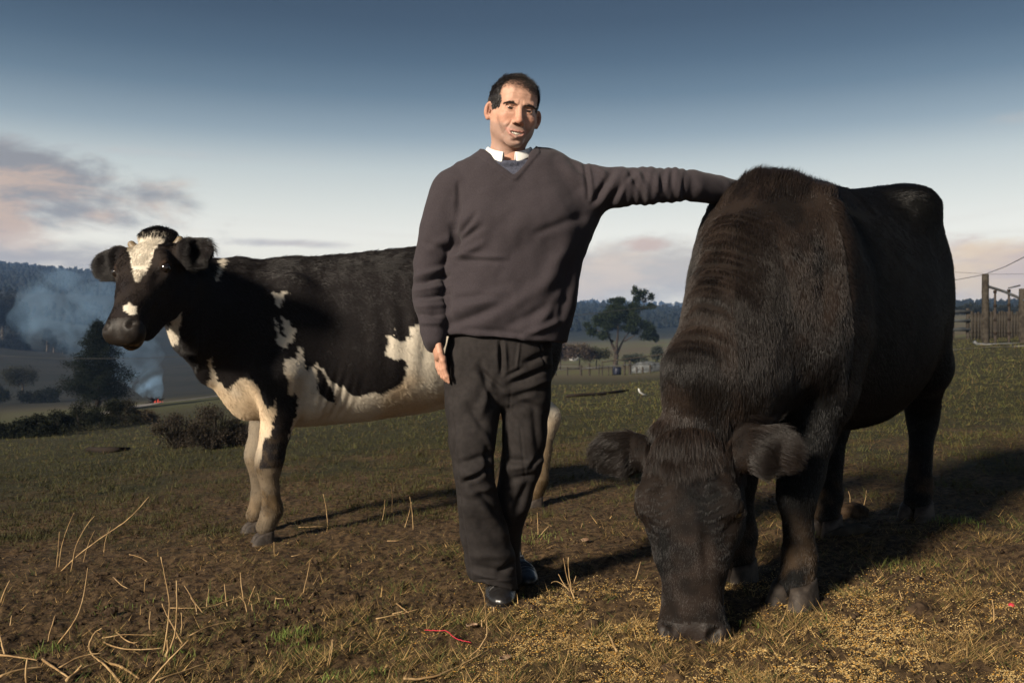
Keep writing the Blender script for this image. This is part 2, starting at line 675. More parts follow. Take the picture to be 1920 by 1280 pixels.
def on_ground(px, py):
    """where the sight line through px,py meets the land (near field)"""
    d = 3.0
    for _ in range(60):
        x = (px - 960) * d / FPX
        z = float(terrain(x, d))
        dn = (CAM_H - z) * FPX / max(py - HOR, 5)
        d = 0.5 * d + 0.5 * dn
    return np.array([(px - 960) * d / FPX, d, gz((px - 960) * d / FPX, d)])


def build_ground():
    ph = np.concatenate([np.arange(-36, 36.01, 0.17), np.array([38, 41, 45, 50, 57, 66, 78, 92, 110, 130, 150, 165, 180 + 15,
                         210, 230, 250, 268, 282, 294, 303, 310, 315, 319, 322])])
    ph = np.radians(ph)
    rr = [0.25]
    while rr[-1] < 2500:
        r = rr[-1]
        rr.append(r * (1.0088 if 1.9 < r < 9 else 1.012 if r < 16 else 1.03))
        if r < 1.9:
            rr[-1] = r * 1.05
    rr = np.array(rr)
    A, B = np.meshgrid(rr, ph, indexing='ij')
    X, Y = (A * np.sin(B)).ravel(), (A * np.cos(B)).ravel()
    Z = ground_z(X, Y)
    V = np.c_[X, Y, Z]
    n, m = len(rr), len(ph)
    i = np.arange(n - 1)[:, None] * m
    j = np.arange(m)[None]
    a = (i + j).ravel()
    b = (i + (j + 1) % m).ravel()
    F = np.c_[a, b, b + m, a + m]
    V = np.concatenate([V, [[0, 0, gz(0.0, 0.0)]]])
    c = len(V) - 1
    jj = np.arange(m)
    T = np.c_[np.full(m, c), (jj + 1) % m, jj]
    nrm = np.cross(V[F[0, 1]] - V[F[0, 0]], V[F[0, 3]] - V[F[0, 0]])
    if nrm[2] < 0:
        F = F[:, ::-1]
        T = T[:, ::-1]
    me = mesh_np('ground', V, [F, T])

    def col(g):
        v = geo(g)
        sep = g.new('ShaderNodeSeparateXYZ')
        g.link(v, sep.inputs[0])
        fine = g.noise(v, 30, 6, 0.7)
        mid = g.noise(v, 3.2, 6, 0.6, 0.3)
        big = g.noise(v, 0.55, 5, 0.6)
        vbig = g.noise(v, 0.03, 5, 0.55)
        dirt = g.mix(g.maprange(fine, 0.35, 0.68), (0.018, 0.0105, 0.006), (0.125, 0.080, 0.041))
        grass = g.mix(g.maprange(g.noise(v, 14, 5, 0.7), 0.35, 0.65), (0.012, 0.0125, 0.0055), (0.042, 0.038, 0.016))
        ln = g.new('ShaderNodeVectorMath', operation='LENGTH')
        g.link(v, ln.inputs[0])
        dist = ln.outputs['Value']
        cover = g.math('ADD', g.math('MULTIPLY', g.math('SUBTRACT', mid, 0.5), 1.6), g.math('MULTIPLY', g.math('SUBTRACT', big, 0.5), 2.0))
        cover = g.math('ADD', cover, g.maprange(dist, 4.0, 14.0, -0.15, 1.3))
        c1 = g.mix(g.maprange(cover, -0.1, 0.6), dirt, grass)
        # far fields, then wooded hills
        field = g.mix(g.maprange(vbig, 0.42, 0.58), (0.085, 0.085, 0.034), (0.085, 0.068, 0.038))
        sx = g.math('DIVIDE', sep.outputs[0], sep.outputs[1])
        scrub = g.mix(g.maprange(g.noise(v, 0.09, 7, 0.7), 0.4, 0.6), (0.008, 0.0075, 0.005), (0.022, 0.018, 0.013))  # shade of the left hillside painted in as a darker ground colour
        lm = g.math('MULTIPLY', g.maprange(sep.outputs[0], -12, -22), g.maprange(dist, 70, 110))
        field = g.mix(lm, field, scrub)
        field = g.mix(g.math('MULTIPLY', g.maprange(sep.outputs[0], 0, -25), .35), field, (0.02, 0.022, 0.012))  # left fields darkened too, the same painted shade
        c2 = g.mix(g.maprange(dist, 30, 70), c1, field)
        wood = g.mix(g.maprange(g.noise(v, 0.05, 8, 0.75), 0.4, 0.6), (0.007, 0.010, 0.008), (0.018, 0.019, 0.014))
        wl = g.math('ADD', g.maprange(dist, 160, 420), g.math('MULTIPLY', g.math('SUBTRACT', g.noise(v, 0.012, 4), 0.5), 0.6))
        return g.mix(g.maprange(wl, 0.2, 0.7), c2, wood)
    m = mat_principled('pasture', rough=0.95, spec=0.15, fn=col,
                       bump=(lambda g: g.noise(geo(g), 70, 6, 0.75), 0.7, 0.012))
    o = link('ground', me, m)
    tag(o, 'bare brown pasture rising gently to the right with hills beyond', kind='structure')
    return o


build_ground()
print('t ground', time.time() - T0)


def visible_fan(n, d0, d1, power, upad=0.62):
    """ground points spread evenly over the picture rather than over the land"""
    t = rng.random(n)
    if power == 1:
        d = d0 * (d1 / d0) ** t
    else:
        d = (d0 ** (1 - power) + t * (d1 ** (1 - power) - d0 ** (1 - power))) ** (1 / (1 - power))
    u = rng.uniform(-upad, upad, n)
    return u * d, d


def blades(name, x, y, h, w, lean, cols, droop=0.5, simple=False):
    n = len(x)
    z = ground_z(x, y) - 0.004
    th = rng.uniform(0, 2 * np.pi, n)
    ph = rng.uniform(0, 2 * np.pi, n)
    B = np.c_[x, y, z]
    side = np.c_[np.cos(th), np.sin(th), np.zeros(n)] * (w / 2)[:, None]
    ld = np.c_[np.cos(ph), np.sin(ph), np.zeros(n)]
    mid = B + ld * (h * lean * 0.4)[:, None] + np.c_[np.zeros(n), np.zeros(n), h * 0.55 * (1 - 0.6 * lean)]
    tip = B + ld * (h * lean)[:, None] + np.c_[np.zeros(n), np.zeros(n), h * (1 - lean * droop - 0.3 * lean)]
    if simple:
        V = np.stack([B - side, B + side, tip], 1).reshape(-1, 3)
        return mesh_np(name, V, np.arange(n * 3).reshape(-1, 3), smooth=False, cols=np.repeat(cols, 3, axis=0))
    # bent blade: two narrow faces, root to knee and knee to tip
    V = np.stack([B - side, B + side, mid + side * 0.8, mid - side * 0.8, tip], 1).reshape(-1, 3)
    k = np.arange(n)[:, None] * 5
    return mesh_np(name, V, [k + np.array([[0, 1, 2, 3]]), k + np.array([[3, 2, 4]])], smooth=False, cols=np.repeat(cols, 5, axis=0))


M['blade'] = mat_principled('grass_blade', rough=0.7, spec=0.2, fn=lambda g: attr(g))
GREEN = np.array([0.060, 0.098, 0.018])
OLIVE = np.array([0.105, 0.098, 0.030])
STRAW = np.array([0.34, 0.220, 0.088])
BROWN = np.array([0.085, 0.052, 0.028])


def build_grass():
    # short turf, patchy
    n = 540000
    x, y = visible_fan(n, 2.0, 34, 1.6)
    P = np.c_[x, y]
    g1 = fbm(P, 1.7, 4, 0.6, 21)
    g2 = fbm(P, 6.0, 3, 0.6, 31)
    cover = g1 * 1.0 + g2 * 0.8 + smoothstep(3.5, 9, y) * 0.22
    keep = rng.random(n) < np.clip((cover - 0.76) * 2.6, 0.12, 1)
    x, y, P, g1, g2 = x[keep], y[keep], P[keep], g1[keep], g2[keep]
    n = len(x)
    k = rng.random(n)
    pale = fbm(P, 2.3, 4, 0.6, 44)
    sg = smoothstep(.40, .60, pale)
    # straw-coloured where the turf died off, olive elsewhere; light falloff is painted in: brighter close by, darker further out
    c = np.where((k < 0.20 + .45 * sg)[:, None], STRAW * .55, np.where((k < 0.72)[:, None], OLIVE, np.where((k < .86)[:, None], GREEN * .9, BROWN * 1.1)))
    c = c * rng.uniform(0.35, 1.25, (n, 1))
    h = rng.uniform(0.008, 0.028, n) * (0.7 + 1.3 * np.clip(g2, 0, 1)) * (1 + 0.03 * y)
    clump = smoothstep(.48, .78, vnoise(P, 16, 77))
    h = h * (.75 + 1.5 * clump)
    w = rng.uniform(0.0010, 0.0022, n) * (1 + 0.16 * y)
    w = np.where(y >= 4.6, w * 1.6, w)
    lean = rng.uniform(0.25, 1.0, n)
    lean = np.where(y < 4.6, .30 + .65 * lean, lean)
    for nm, m in (('turf', y < 4.6), ('far_turf', y >= 4.6)):
        if nm != 'turf':
            c[m] = np.where((k[m] < .5)[:, None], OLIVE * 1.05, np.where((k[m] < .8)[:, None], OLIVE * .8 + GREEN * .35, STRAW * .40)) * rng.uniform(.6, 1.1, (m.sum(), 1))
        if nm != 'turf':
            c[m] *= (.72 + .28 * smoothstep(-1.5, 3.0, x[m]))[:, None]  # darker towards the left, weaker light put into the blade colour
        cc = c[m] * (1.0 - .34 * smoothstep(3.2, 4.6, y[m]) * smoothstep(16, 7, y[m]))[:, None]  # middle distance darkened to imitate the light falling off
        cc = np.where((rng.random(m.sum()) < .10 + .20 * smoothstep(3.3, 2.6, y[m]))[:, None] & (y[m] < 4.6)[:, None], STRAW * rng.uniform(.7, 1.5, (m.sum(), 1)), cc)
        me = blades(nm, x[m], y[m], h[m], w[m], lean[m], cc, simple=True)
        tag(link(nm, me, M['blade']), 'short grazed grass growing in patches over the near soil' if nm == 'turf' else 'short grass covering the paddock further back, darkened to imitate fading light', kind='stuff')
    # dead litter lying flat
    n = 210000
    x, y = visible_fan(n, 2.0, 9, 1.9)
    P = np.c_[x, y]
    keep = rng.random(n) < (.22 + .78 * smoothstep(0.42, 0.58, fbm(P, 1.9, 4, 0.6, 61)))
    x, y = x[keep], y[keep]
    n = len(x)
    c = np.where(rng.random((n, 1)) < (.38 + .30 * smoothstep(3.6, 2.5, y))[:, None], STRAW * 1.25, BROWN * 1.6) * rng.uniform(0.3, 1.5, (n, 1))  # more bright straw colour close by, standing in for stronger light there
    h = rng.uniform(0.006, 0.036, n) * (1 + .06 * y)
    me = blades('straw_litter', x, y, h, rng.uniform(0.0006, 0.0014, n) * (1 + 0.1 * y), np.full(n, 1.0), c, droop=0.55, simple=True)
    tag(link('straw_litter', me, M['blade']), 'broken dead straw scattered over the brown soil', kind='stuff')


build_grass()


def build_grain():
    """crushed feed spread under the grazing cow's muzzle"""
    n = 230000
    x = rng.uniform(-0.4, 2.2, n)
    y = rng.uniform(2.1, 3.7, n)
    px = 960 + x / y * FPX
    w = (1.0 * np.exp(-((x - 1.0) / 0.68) ** 2 - ((y - 2.42) / 0.30) ** 2)
         + 0.75 * np.exp(-((x - 0.42) / 0.32) ** 2 - ((y - 2.78) / 0.24) ** 2)
         + 0.25 * np.exp(-((x - 0.2) / 0.3) ** 2 - ((y - 3.1) / 0.2) ** 2)
         + 0.25 * np.exp(-((x - 0.9) / 0.4) ** 2 - ((y - 3.0) / 0.25) ** 2))
    P = np.c_[x, y]
    w = (w * 1.15 + .12 * smoothstep(3.2, 2.6, y)) * smoothstep(0.42, 0.58, fbm(P, 7, 4, 0.65, 71)) * 1.2
    keep = rng.random(n) < w
    x, y = x[keep], y[keep]
    n = len(x)
    z = ground_z(x, y) + rng.uniform(0.001, 0.006, n)
    base = np.array([[1, 0, -.3], [-1, 0, -.3], [0, 1, -.3], [0, -1, -.3], [.1, 0, 1]], float)
    fc = np.array([[0, 2, 4], [2, 1, 4], [1, 3, 4], [3, 0, 4]])
    s = np.c_[rng.uniform(0.0012, 0.0030, n) * (1 + 1.0 * (rng.random(n) < .18)), rng.uniform(0.0009, 0.0022, n) * 1.15, rng.uniform(0.0007, 0.0016, n)]
    a = rng.uniform(0, 2 * np.pi, n)
    tl = rng.uniform(-0.6, 0.6, n)
    b = base[None] * s[:, None]
    bx = b[..., 0] * np.cos(a)[:, None] - b[..., 1] * np.sin(a)[:, None]
    by = b[..., 0] * np.sin(a)[:, None] + b[..., 1] * np.cos(a)[:, None]
    bz = b[..., 2] + bx * np.sin(tl)[:, None] * 0.6
    V = np.stack([bx + x[:, None], by + y[:, None], bz + z[:, None]], -1).reshape(-1, 3)
    F = (np.arange(n)[:, None, None] * 5 + fc[None]).reshape(-1, 3)
    k = rng.random((n, 1))
    c = np.where(k < 0.5, np.array([[0.46, 0.31, 0.12]]), np.where(k < 0.8, np.array([[0.60, 0.44, 0.20]]), np.array([[0.55, 0.28, 0.05]])))
    c = c * rng.uniform(0.6, 1.45, (n, 1))
    me = mesh_np('feed_grain', V, F, smooth=False, cols=np.repeat(c, 5, axis=0))
    tag(link('feed_grain', me, M['blade']), 'crushed yellow grain spread on the ground under the black cow', kind='stuff')


build_grain()
print('t cover', time.time() - T0)

# ------------------------------------------------------------------ cattle
def cr(x, xs, ys):
    """smooth interpolation through stations"""
    xs, ys = np.asarray(xs, float), np.asarray(ys, float)
    m = np.gradient(ys, xs)
    i = np.clip(np.searchsorted(xs, x) - 1, 0, len(xs) - 2)
    h = xs[i + 1] - xs[i]
    t = np.clip((x - xs[i]) / h, 0, 1)
    return ((2 * t ** 3 - 3 * t ** 2 + 1) * ys[i] + (t ** 3 - 2 * t ** 2 + t) * h * m[i]
            + (-2 * t ** 3 + 3 * t ** 2) * ys[i + 1] + (t ** 3 - t ** 2) * h * m[i + 1])


def torso_field(st, egg=0.2, n=2.15):
    xs, top, bot, w = [np.array(c, float) for c in zip(*sorted(st))]

    def fn(X, Y, Z):
        xc = np.clip(X, xs[0], xs[-1])
        t, b, ww = cr(xc, xs, top), cr(xc, xs, bot), cr(xc, xs, w)
        zc = b + 0.46 * (t - b)
        hu, hl = t - zc, zc - b
        v = np.where(Z > zc, (Z - zc) / hu, (zc - Z) / hl)
        wz = ww * (1 - egg * np.clip((Z - zc) / hu, 0, 1) ** 1.5)
        r = (np.abs(Y / wz) ** n + v ** n + 1e-9) ** (1 / n)
        d = (r - 1) * np.minimum(ww, np.minimum(hu, hl)) * 0.95
        e = np.abs(X - xc)
        return np.where(e > 0, np.sqrt(np.maximum(d, 0) ** 2 + e ** 2), d).astype(f4)
    lo = (xs[0] - 0.05, -w.max(), bot.min())
    hi = (xs[-1] + 0.05, w.max(), top.max())
    return fn, lo, hi


class Head:
    """head frame: x to the cow's left, y from poll to muzzle, z out of the forehead"""
    HS = [(-.02, .050, .02, -.06), (.02, .088, .045, -.10), (.07, .108, .060, -.15), (.13, .112, .066, -.19), (.19, .104, .066, -.20),
          (.26, .088, .060, -.192), (.33, .073, .050, -.158), (.39, .066, .040, -.125), (.44, .069, .034, -.102),
          (.48, .072, .024, -.098), (.515, .066, .000, -.088), (.535, .040, -.02, -.070)]

    def __init__(s, o, hy, hx, scale, wide=1.0):
        s.wx = wide
        hy = np.array(hy, float)
        hy /= np.linalg.norm(hy)
        hx = np.array(hx, float)
        hx -= hy * (hx @ hy)
        hx /= np.linalg.norm(hx)
        hz = np.cross(hy, hx)
        s.o, s.s = np.array(o, float), scale
        s.R = np.stack([hx, hy, hz])          # rows: head axes in the parent's frame

    def P(s, x, y, z):
        return s.o + s.s * (np.array([x * s.wx, y, z]) @ s.R)

    def D(s, x, y, z):
        return np.array([x, y, z], float) @ s.R

    def inv(s, V):
        return (V - s.o) @ s.R.T / s.s / np.array([s.wx, 1, 1])

    def ax(s, *rows):
        return [s.D(*unit(np.array(r, float))) for r in rows]

    def add(s, vol):
        ys, w, zf, zb = [np.array(c) for c in zip(*s.HS)]
        w = w * s.wx
        o, Rm, sc = s.o, s.R, s.s

        def fn(X, Y, Z):
            q = [(Rm[i][0] * (X - o[0]) + Rm[i][1] * (Y - o[1]) + Rm[i][2] * (Z - o[2])) / sc for i in range(3)]
            yc = np.clip(q[1], ys[0], ys[-1])
            ww, f, b = cr(yc, ys, w), cr(yc, ys, zf), cr(yc, ys, zb)
            zc = f - 0.40 * (f - b)
            hu, hl = f - zc, zc - b
            v = np.where(q[2] > zc, (q[2] - zc) / hu, (zc - q[2]) / hl)
            wz = ww * (1 - 0.34 * np.clip((zc - q[2]) / hl, 0, 1.2) ** 1.4)
            r = (np.abs(q[0] / wz) ** 2.5 + v ** 2.5 + 1e-9) ** (1 / 2.5)
            d = (r - 1) * np.minimum(ww, np.minimum(hu, hl))
            e = np.abs(q[1] - yc)
            return (np.where(e > 0, np.sqrt(np.maximum(d, 0) ** 2 + e ** 2), d) * sc).astype(f4)
        c = [s.P(x, y, z) for x in (-.14, .14) for y in (-.05, .56) for z in (-.24, .09)]
        vol.op(fn, np.min(c, 0), np.max(c, 0), 0.03 * sc)
        E, k = vol.el, sc
        idax = s.ax((1, 0, 0), (0, 1, 0), (0, 0, 1))
        # poll
        E(s.P(0, -.015, -.005), np.array([.072, .05, .05]) * k, idax, 0.03 * k)
        E(s.P(0, -.048, .006), np.array([.098, .045, .048]) * k, idax, 0.03 * k)
        for sg in (-1, 1):
            # brow and orbit
            E(s.P(sg * .088, .150, .024), np.array([.034, .052, .034]) * k, idax, 0.022 * k)
            E(s.P(sg * .080, .112, .040), np.array([.026, .040, .022]) * k, idax, 0.02 * k)
            # eye socket hollow
            ec = s.P(sg * .103, .170, .020)
            oax = s.ax((sg * .85, 0, .52), (0, 1, 0), (-sg * .52, 0, .85))
            E(ec, np.array([.028, .028, .028]) * k, oax, 0.012 * k)
            E(ec + oax[0] * .024 * k, np.array([.020, .0185, .0105]) * k, oax, 0.004 * k, sub=True)
            # hollow in front of the eye, cheek bone, jaw muscle
            E(s.P(sg * .104, .245, .030), np.array([.022, .050, .022]) * k, idax, 0.03 * k, sub=True)
            vol.rc(s.P(sg * .096, .185, -.015), s.P(sg * .064, .310, .000), .020 * k, .012 * k, 0.025 * k)
            E(s.P(sg * .062, .150, -.100), np.array([.042, .085, .072]) * k, idax, 0.03 * k)
            E(s.P(sg * .060, .160, -.160), np.array([.040, .100, .070]) * k, idax, 0.04 * k)
            E(s.P(sg * .048, .290, .056), np.array([.013, .065, .010]) * k, idax, 0.015 * k, sub=True)
            vol.rc(s.P(sg * .100, .130, .040), s.P(sg * .060, .100, .062), .016 * k, .012 * k, 0.02 * k)
            # muzzle pads and nostrils
            E(s.P(sg * .038, .478, -.012), np.array([.038, .045, .040]) * k, idax, 0.02 * k)
            E(s.P(sg * .056, .485, -.036), np.array([.024, .040, .040]) * k, idax, 0.02 * k)
            E(s.P(sg * .049, .482, .024), np.array([.013, .022, .022]) * k, s.ax((1, .5, 0), (-.5, 1, 0), (0, 0, 1)), 0.005 * k, sub=True)
            E(s.P(sg * .062, .468, .016), np.array([.012, .012, .010]) * k, idax, 0.006 * k, sub=True)
        vol.rc(s.P(0, .10, -.20), s.P(0, .38, -.150), .085 * k, .045 * k, 0.04 * k)
        # chin, mouth line
        E(s.P(0, .470, -.100), np.array([.048, .055, .028]) * k, idax, 0.02 * k)
        for sg in (-1, 1):
            vol.rc(s.P(sg * .07, .40, -.080), s.P(sg * .052, .500, -.078), .005 * k, .006 * k, 0.006 * k, sub=True)
            vol.rc(s.P(sg * .052, .500, -.078), s.P(0, .535, -.074), .006 * k, .006 * k, 0.006 * k, sub=True)


def add_ear(vol, base, along, face, L, wd, hollow=True, k=0.02):
    """leaf-shaped cupped ear"""
    along, face = unit(np.array(along, float)), np.array(face, float)
    face = unit(face - along * (along @ face))
    side = np.cross(along, face)
    base = np.array(base, float)
    c = base + along * L * 0.56
    ax = [along, side, face]
    tmp = vol
    tmp.rc(base - along * 0.02, base + along * L * 0.30, wd * 0.34, wd * 0.5, k)
    tmp.el(c, (L * 0.50, wd * 0.5, 0.030), ax, k)
    if hollow:
        tmp.el(c + face * 0.036 + along * 0.004, (L * 0.38, wd * 0.34, 0.024), ax, 0.014, sub=True)
    return ax, c


def cow_mesh(st, legs, muscles, neck, head, ears, h=0.010, lo=(-1.15, -.75, -.02), hi=(1.75, .8, 1.75), kneck=0.12):
    v = Vol(lo, hi, h)
    fn, a, b = torso_field(st)
    v.op(fn, a, b, 0.0)
    for c, r, k in muscles:
        for s in (-1, 1):
            v.el((c[0], c[1] * s, c[2]), r, None, k)
    pts, rad = neck
    v.schain(pts, rad, up=(0.35, 0, 1), k=kneck, n=2.0)
    for pts, rad in legs:
        v.chain(pts, rad, 0.045)
    head.add(v)
    for e in ears:
        add_ear(v, *e)
    return v


def hoof_mesh(foot, yaw, s=1.0):
    """cloven hoof: two claws and the heel"""
    v = Vol((-.10, -.09, -.02), (.14, .09, .11), 0.0045)
    for sg in (-1, 1):
        v.seg((-.004 * s, sg * .024 * s, .085 * s), (.020 * s, sg * .031 * s, -.01), (.024 * s, .036 * s), (.031 * s, .060 * s), up=(1, 0, 0), k=0, n=2.4)
    v.half((0, 0, 0.0), (0, 0, -1), 0.004)
    v.half((0, 0, 0.066 * s), (.25, 0, 1), 0.01)
    V, F = v.mesh()
    c, sn = math.cos(yaw), math.sin(yaw)
    V = V @ np.array([[c, -sn, 0], [sn, c, 0], [0, 0, 1]]).T + foot
    return V, F


class Placed:
    """pose of a cow: origin, heading, slope"""
    def __init__(s, o, fwd, slope):
        f = np.array([fwd[0], fwd[1], 0.0])
        f /= np.linalg.norm(f)
        f[2] = slope[0]
        f = unit(f)
        l = np.array([-f[1], f[0], 0.0])
        l = unit(l)
        u = np.cross(f, l)
        s.R = np.stack([f, l, u], 1)
        s.o = np.array(o, float)
        s.M = Matrix([[*s.R[i], s.o[i]] for i in range(3)] + [[0, 0, 0, 1]])

    def w(s, V):
        return V @ s.R.T + s.o

    def l(s, V):
        return (np.asarray(V, float) - s.o) @ s.R

    def px(s, V):
        P = s.w(V)
        return 960 + P[:, 0] / P[:, 1] * FPX, HOR - (P[:, 2] - CAM_H) / P[:, 1] * FPX


def eye(parent, head, sg, r=0.0235):
    c = head.P(sg * .103, .170, .020)
    v = Vol((-.06, -.06, -.06), (.06, .06, .06), 0.003)
    v.el((0, 0, 0), (r, r, r), None, 0)
    V, F = v.mesh()
    o = link('eye', mesh_np('eye', V + c, F), M['wet_eye'], parent)
    return o


def fur(name, parent, V, F, n, lenf, colf, flow, wfn=None, lift=0.45, rad=0.0007, messy=0.25, gravity=0.25, npt=4, colj=0.25):
    P, N = scatter(V, F, n, wfn)
    L = lenf(P, N) * rng.uniform(0.7, 1.15, n)
    fl = flow(P, N)
    fl = unit(fl - N * (fl * N).sum(1)[:, None])
    clump = np.stack([vnoise(P, 28, 5 + i) for i in range(3)], 1) - 0.5
    rnd = rng.normal(0, 1, (n, 3)) * messy * 0.5 + clump * messy * 2.4
    d0 = unit(N * lift + fl * (1 - lift) + rnd * 0.7)
    d1 = unit(N * lift * 0.4 + fl + rnd + np.array([0, 0, -gravity]))
    c = colf(P, N) * rng.uniform(1 - colj, 1 + colj, (n, 1))
    o = strands(name, P - N * 0.002, d0, d1, L, np.full(n, rad) * rng.uniform(0.7, 1.2, n), c, M['coat'], parent, npt)
    o['kind'] = 'stuff'
    return o


# --- the black and white cow
def build_dairy_cow():
    near_fore, near_hind = on_ground(507, 1014), on_ground(1012, 943)
    fwd = unit((near_fore - near_hind)[:2])
    lft = np.array([-fwd[1], fwd[0]])
    mid = (near_fore + near_hind)[:2] / 2 - 0.17 * lft
    oz = (near_fore[2] + near_hind[2]) / 2 - 0.005
    dist = np.linalg.norm((near_fore - near_hind)[:2])
    Pl = Placed((mid[0], mid[1], oz), fwd, ((near_fore[2] - near_hind[2]) / dist, 0))
    print('dairy', Pl.o, fwd, dist)
    hf = dist / 2
    st = [(.97, 1.06, .82, .075), (.88, 1.20, .66, .145), (.76, 1.31, .585, .19), (.60, 1.375, .535, .23), (.40, 1.40, .53, .275), (.1, 1.43, .54, .335),
          (-.2, 1.465, .565, .35), (-.45, 1.495, .62, .32), (-.65, 1.48, .73, .275), (-.82, 1.42, .88, .20), (-.93, 1.32, 1.02, .11)]
    mus = [((.60, .19, 1.0), (.16, .07, .30), .08), ((.66, .16, .84), (.13, .10, .14), .06), ((-.50, .21, 1.36), (.10, .06, .07), .12), ((-.86, .10, 1.28), (.05, .045, .05), .06),
           ((-.70, .19, .98), (.20, .11, .34), .10), ((.52, .17, .72), (.10, .075, .14), .06), ((-.55, .10, .62), (.16, .10, .12), .06)]

    def fore(x, y, dx):
        return ([(x - .06, y * 1.2, .80), (x - .07, y * 1.15, .66), (x - .01, y, .40), (x, y, .36), (x - .015, y, .15), (x + .02, y, .075)],
                [.125, .085, .060, .050, .043, .046])

    def hind(x, y):
        return ([(x + .10, y * 1.2, .92), (x + .20, y * 1.25, .70), (x - .07, y, .50), (x - .06, y, .44), (x, y, .15), (x + .03, y, .075)],
                [.17, .115, .062, .050, .044, .048])
    legs = [fore(hf, .17, 0), fore(hf - .01, -.17, 0), hind(-hf, .17), hind(-hf + .04, -.17)]
    # head
    hd = Pl.l([W(291, 460, 4.02)])[0]
    hy = np.array([-.065, -.60, -.79]) @ Pl.R
    hx = np.array([.975, -.22, .03]) @ Pl.R
    H = Head(hd, hy, hx, .97, 1.16)
    nk = [(.70, 0, 1.02), (.88, .04, 1.10), (1.03, .15, 1.14)]
    throat = H.P(0, .08, -.10)
    nk.append(tuple(throat))
    nr = [(.20, .31), (.16, .26), (.13, .21), (.10, .15)]
    ears = [(H.P(.095, .050, -.035), H.D(1, -.06, .02), H.D(.10, .35, .95), .165, .15),
            (H.P(-.095, .050, -.035), H.D(-1, .08, -.02), H.D(-.12, .45, .9), .19, .15)]
    v = cow_mesh(st, legs, mus, (nk, nr), H, ears, kneck=0.10)
    # dewlap
    v.schain([(.78, .0, .66), (.95, .04, .86), (1.08, .16, 1.0)], [(.05, .07), (.035, .06), (.03, .05)], up=(-.6, 0, .8), k=0.07)
    V, F = v.mesh()
    V = relax(V, F, 2, 0.4)
    N = vnormals(V, F)
    # skin folds behind the elbow and on the neck
    q = V
    fold = 0.005 * np.sin((q[:, 0] * 0.9 + q[:, 2] * 0.25) * 150 + 2 * vnoise(q, 6)) * np.exp(-((q[:, 0] - .42) / .09) ** 2 - ((q[:, 2] - .66) / .12) ** 2)
    ribs = 0.004 * np.sin(q[:, 0] * 62) * np.exp(-((q[:, 0] + .0) / .25) ** 2 - ((q[:, 2] - 1.0) / .2) ** 2)
    big = (fbm(q, 5, 2) - .5) * 0.012
    V = V + N * (fold + ribs + big)[:, None]

    ZB = lambda pts: [(300 + a * .4686, 440 + b * .46875) for a, b in pts]
    ZH = lambda pts: [(140 + a * .2579, 390 + b * .2578) for a, b in pts]
    white_polys = [ZB([(442, 220), (470, 235), (515, 226), (500, 245), (490, 262), (480, 290), (465, 280), (460, 250)]),
                   ZB([(485, 318), (520, 360), (545, 385), (535, 410), (527, 440), (510, 435), (490, 455), (470, 430), (465, 380), (450, 335), (460, 330), (475, 390), (492, 418), (497, 400), (490, 350)]),
                   ZB([(60, 640), (115, 600), (160, 600), (188, 595), (205, 580), (196, 540), (190, 490), (200, 487), (215, 540), (235, 590), (275, 625), (290, 600),
                       (320, 575), (355, 572), (385, 600), (410, 650), (430, 700), (455, 690), (465, 655), (470, 690), (455, 740), (445, 800), (420, 815),
                       (400, 850), (390, 1300), (100, 1300)]),
                   ZB([(400, 985), (430, 995), (490, 985), (560, 985), (560, 1400), (380, 1400)]),
                   ZB([(522, 770), (550, 690), (540, 640), (515, 640), (495, 540), (503, 490), (530, 485), (550, 500), (548, 445), (565, 450), (578, 520), (590, 545), (625, 512),
                       (660, 550), (690, 590), (740, 610), (780, 640), (830, 640), (860, 620), (890, 640), (930, 620), (965, 600), (975, 560), (990, 520), (985, 500),
                       (960, 492), (930, 495), (905, 480), (900, 450), (912, 440), (905, 405), (925, 400), (933, 375), (930, 410), (960, 430), (1005, 410), (1000, 370),
                       (1045, 360), (1120, 330), (1250, 350), (1400, 500), (1700, 640), (1700, 1500), (560, 1500), (560, 1000), (520, 985)])]
    black_polys = [ZB([(620, 525), (650, 550), (675, 600), (705, 650), (700, 675), (670, 672), (640, 640), (625, 590)]),
                   ZB([(515, 650), (535, 640), (545, 670), (540, 700), (525, 715)]),
                   ZB([(505, 445), (520, 450), (525, 480), (510, 485)])]
    blaze = ZH([(385, 235), (400, 205), (440, 195), (500, 190), (515, 205), (570, 188), (625, 185), (668, 205), (645, 250), (600, 270), (570, 330), (545, 400), (530, 450), (480, 510),
                (465, 545), (440, 535), (430, 470), (410, 430), (405, 330), (385, 290)])
    nose_spot = ZH([(355, 710), (400, 680), (450, 710), (445, 760), (420, 800), (395, 770), (360, 745)])
    throat_w = ZH([(605, 930), (680, 870), (700, 830), (740, 800), (785, 750), (770, 850), (740, 870), (755, 920), (740, 970), (700, 995), (650, 990)])
    tan_nose = ZH([(275, 770), (320, 780), (330, 830), (290, 830)])

    def white(P):
        """1 where the hair is white"""
        j = np.stack([vnoise(P, 60, s) for s in (1, 2)], 1) - .5
        j2 = np.stack([vnoise(P, 18, s) for s in (3, 4)], 1) - .5
        A = P.copy()
        isneck = P[:, 0] > .95
        A[:, 1] = np.where(isneck, P[:, 1], np.abs(P[:, 1]))
        x, y = Pl.px(A)
        x = x + j[:, 0] * 7 + j2[:, 0] * 6
        y = y + j[:, 1] * 7 + j2[:, 1] * 6
        m = np.zeros(len(P), bool)
        for p in white_polys:
            m |= inpoly(x, y, p)
        for p in black_polys:
            m &= ~inpoly(x, y, p)
        q = H.inv(P)
        ishead = (np.abs(q[:, 0]) < .24) & (q[:, 1] > -.08) & (q[:, 1] < .58) & (q[:, 2] > -.24) & (q[:, 2] < .12) & (P[:, 0] > 1.0)
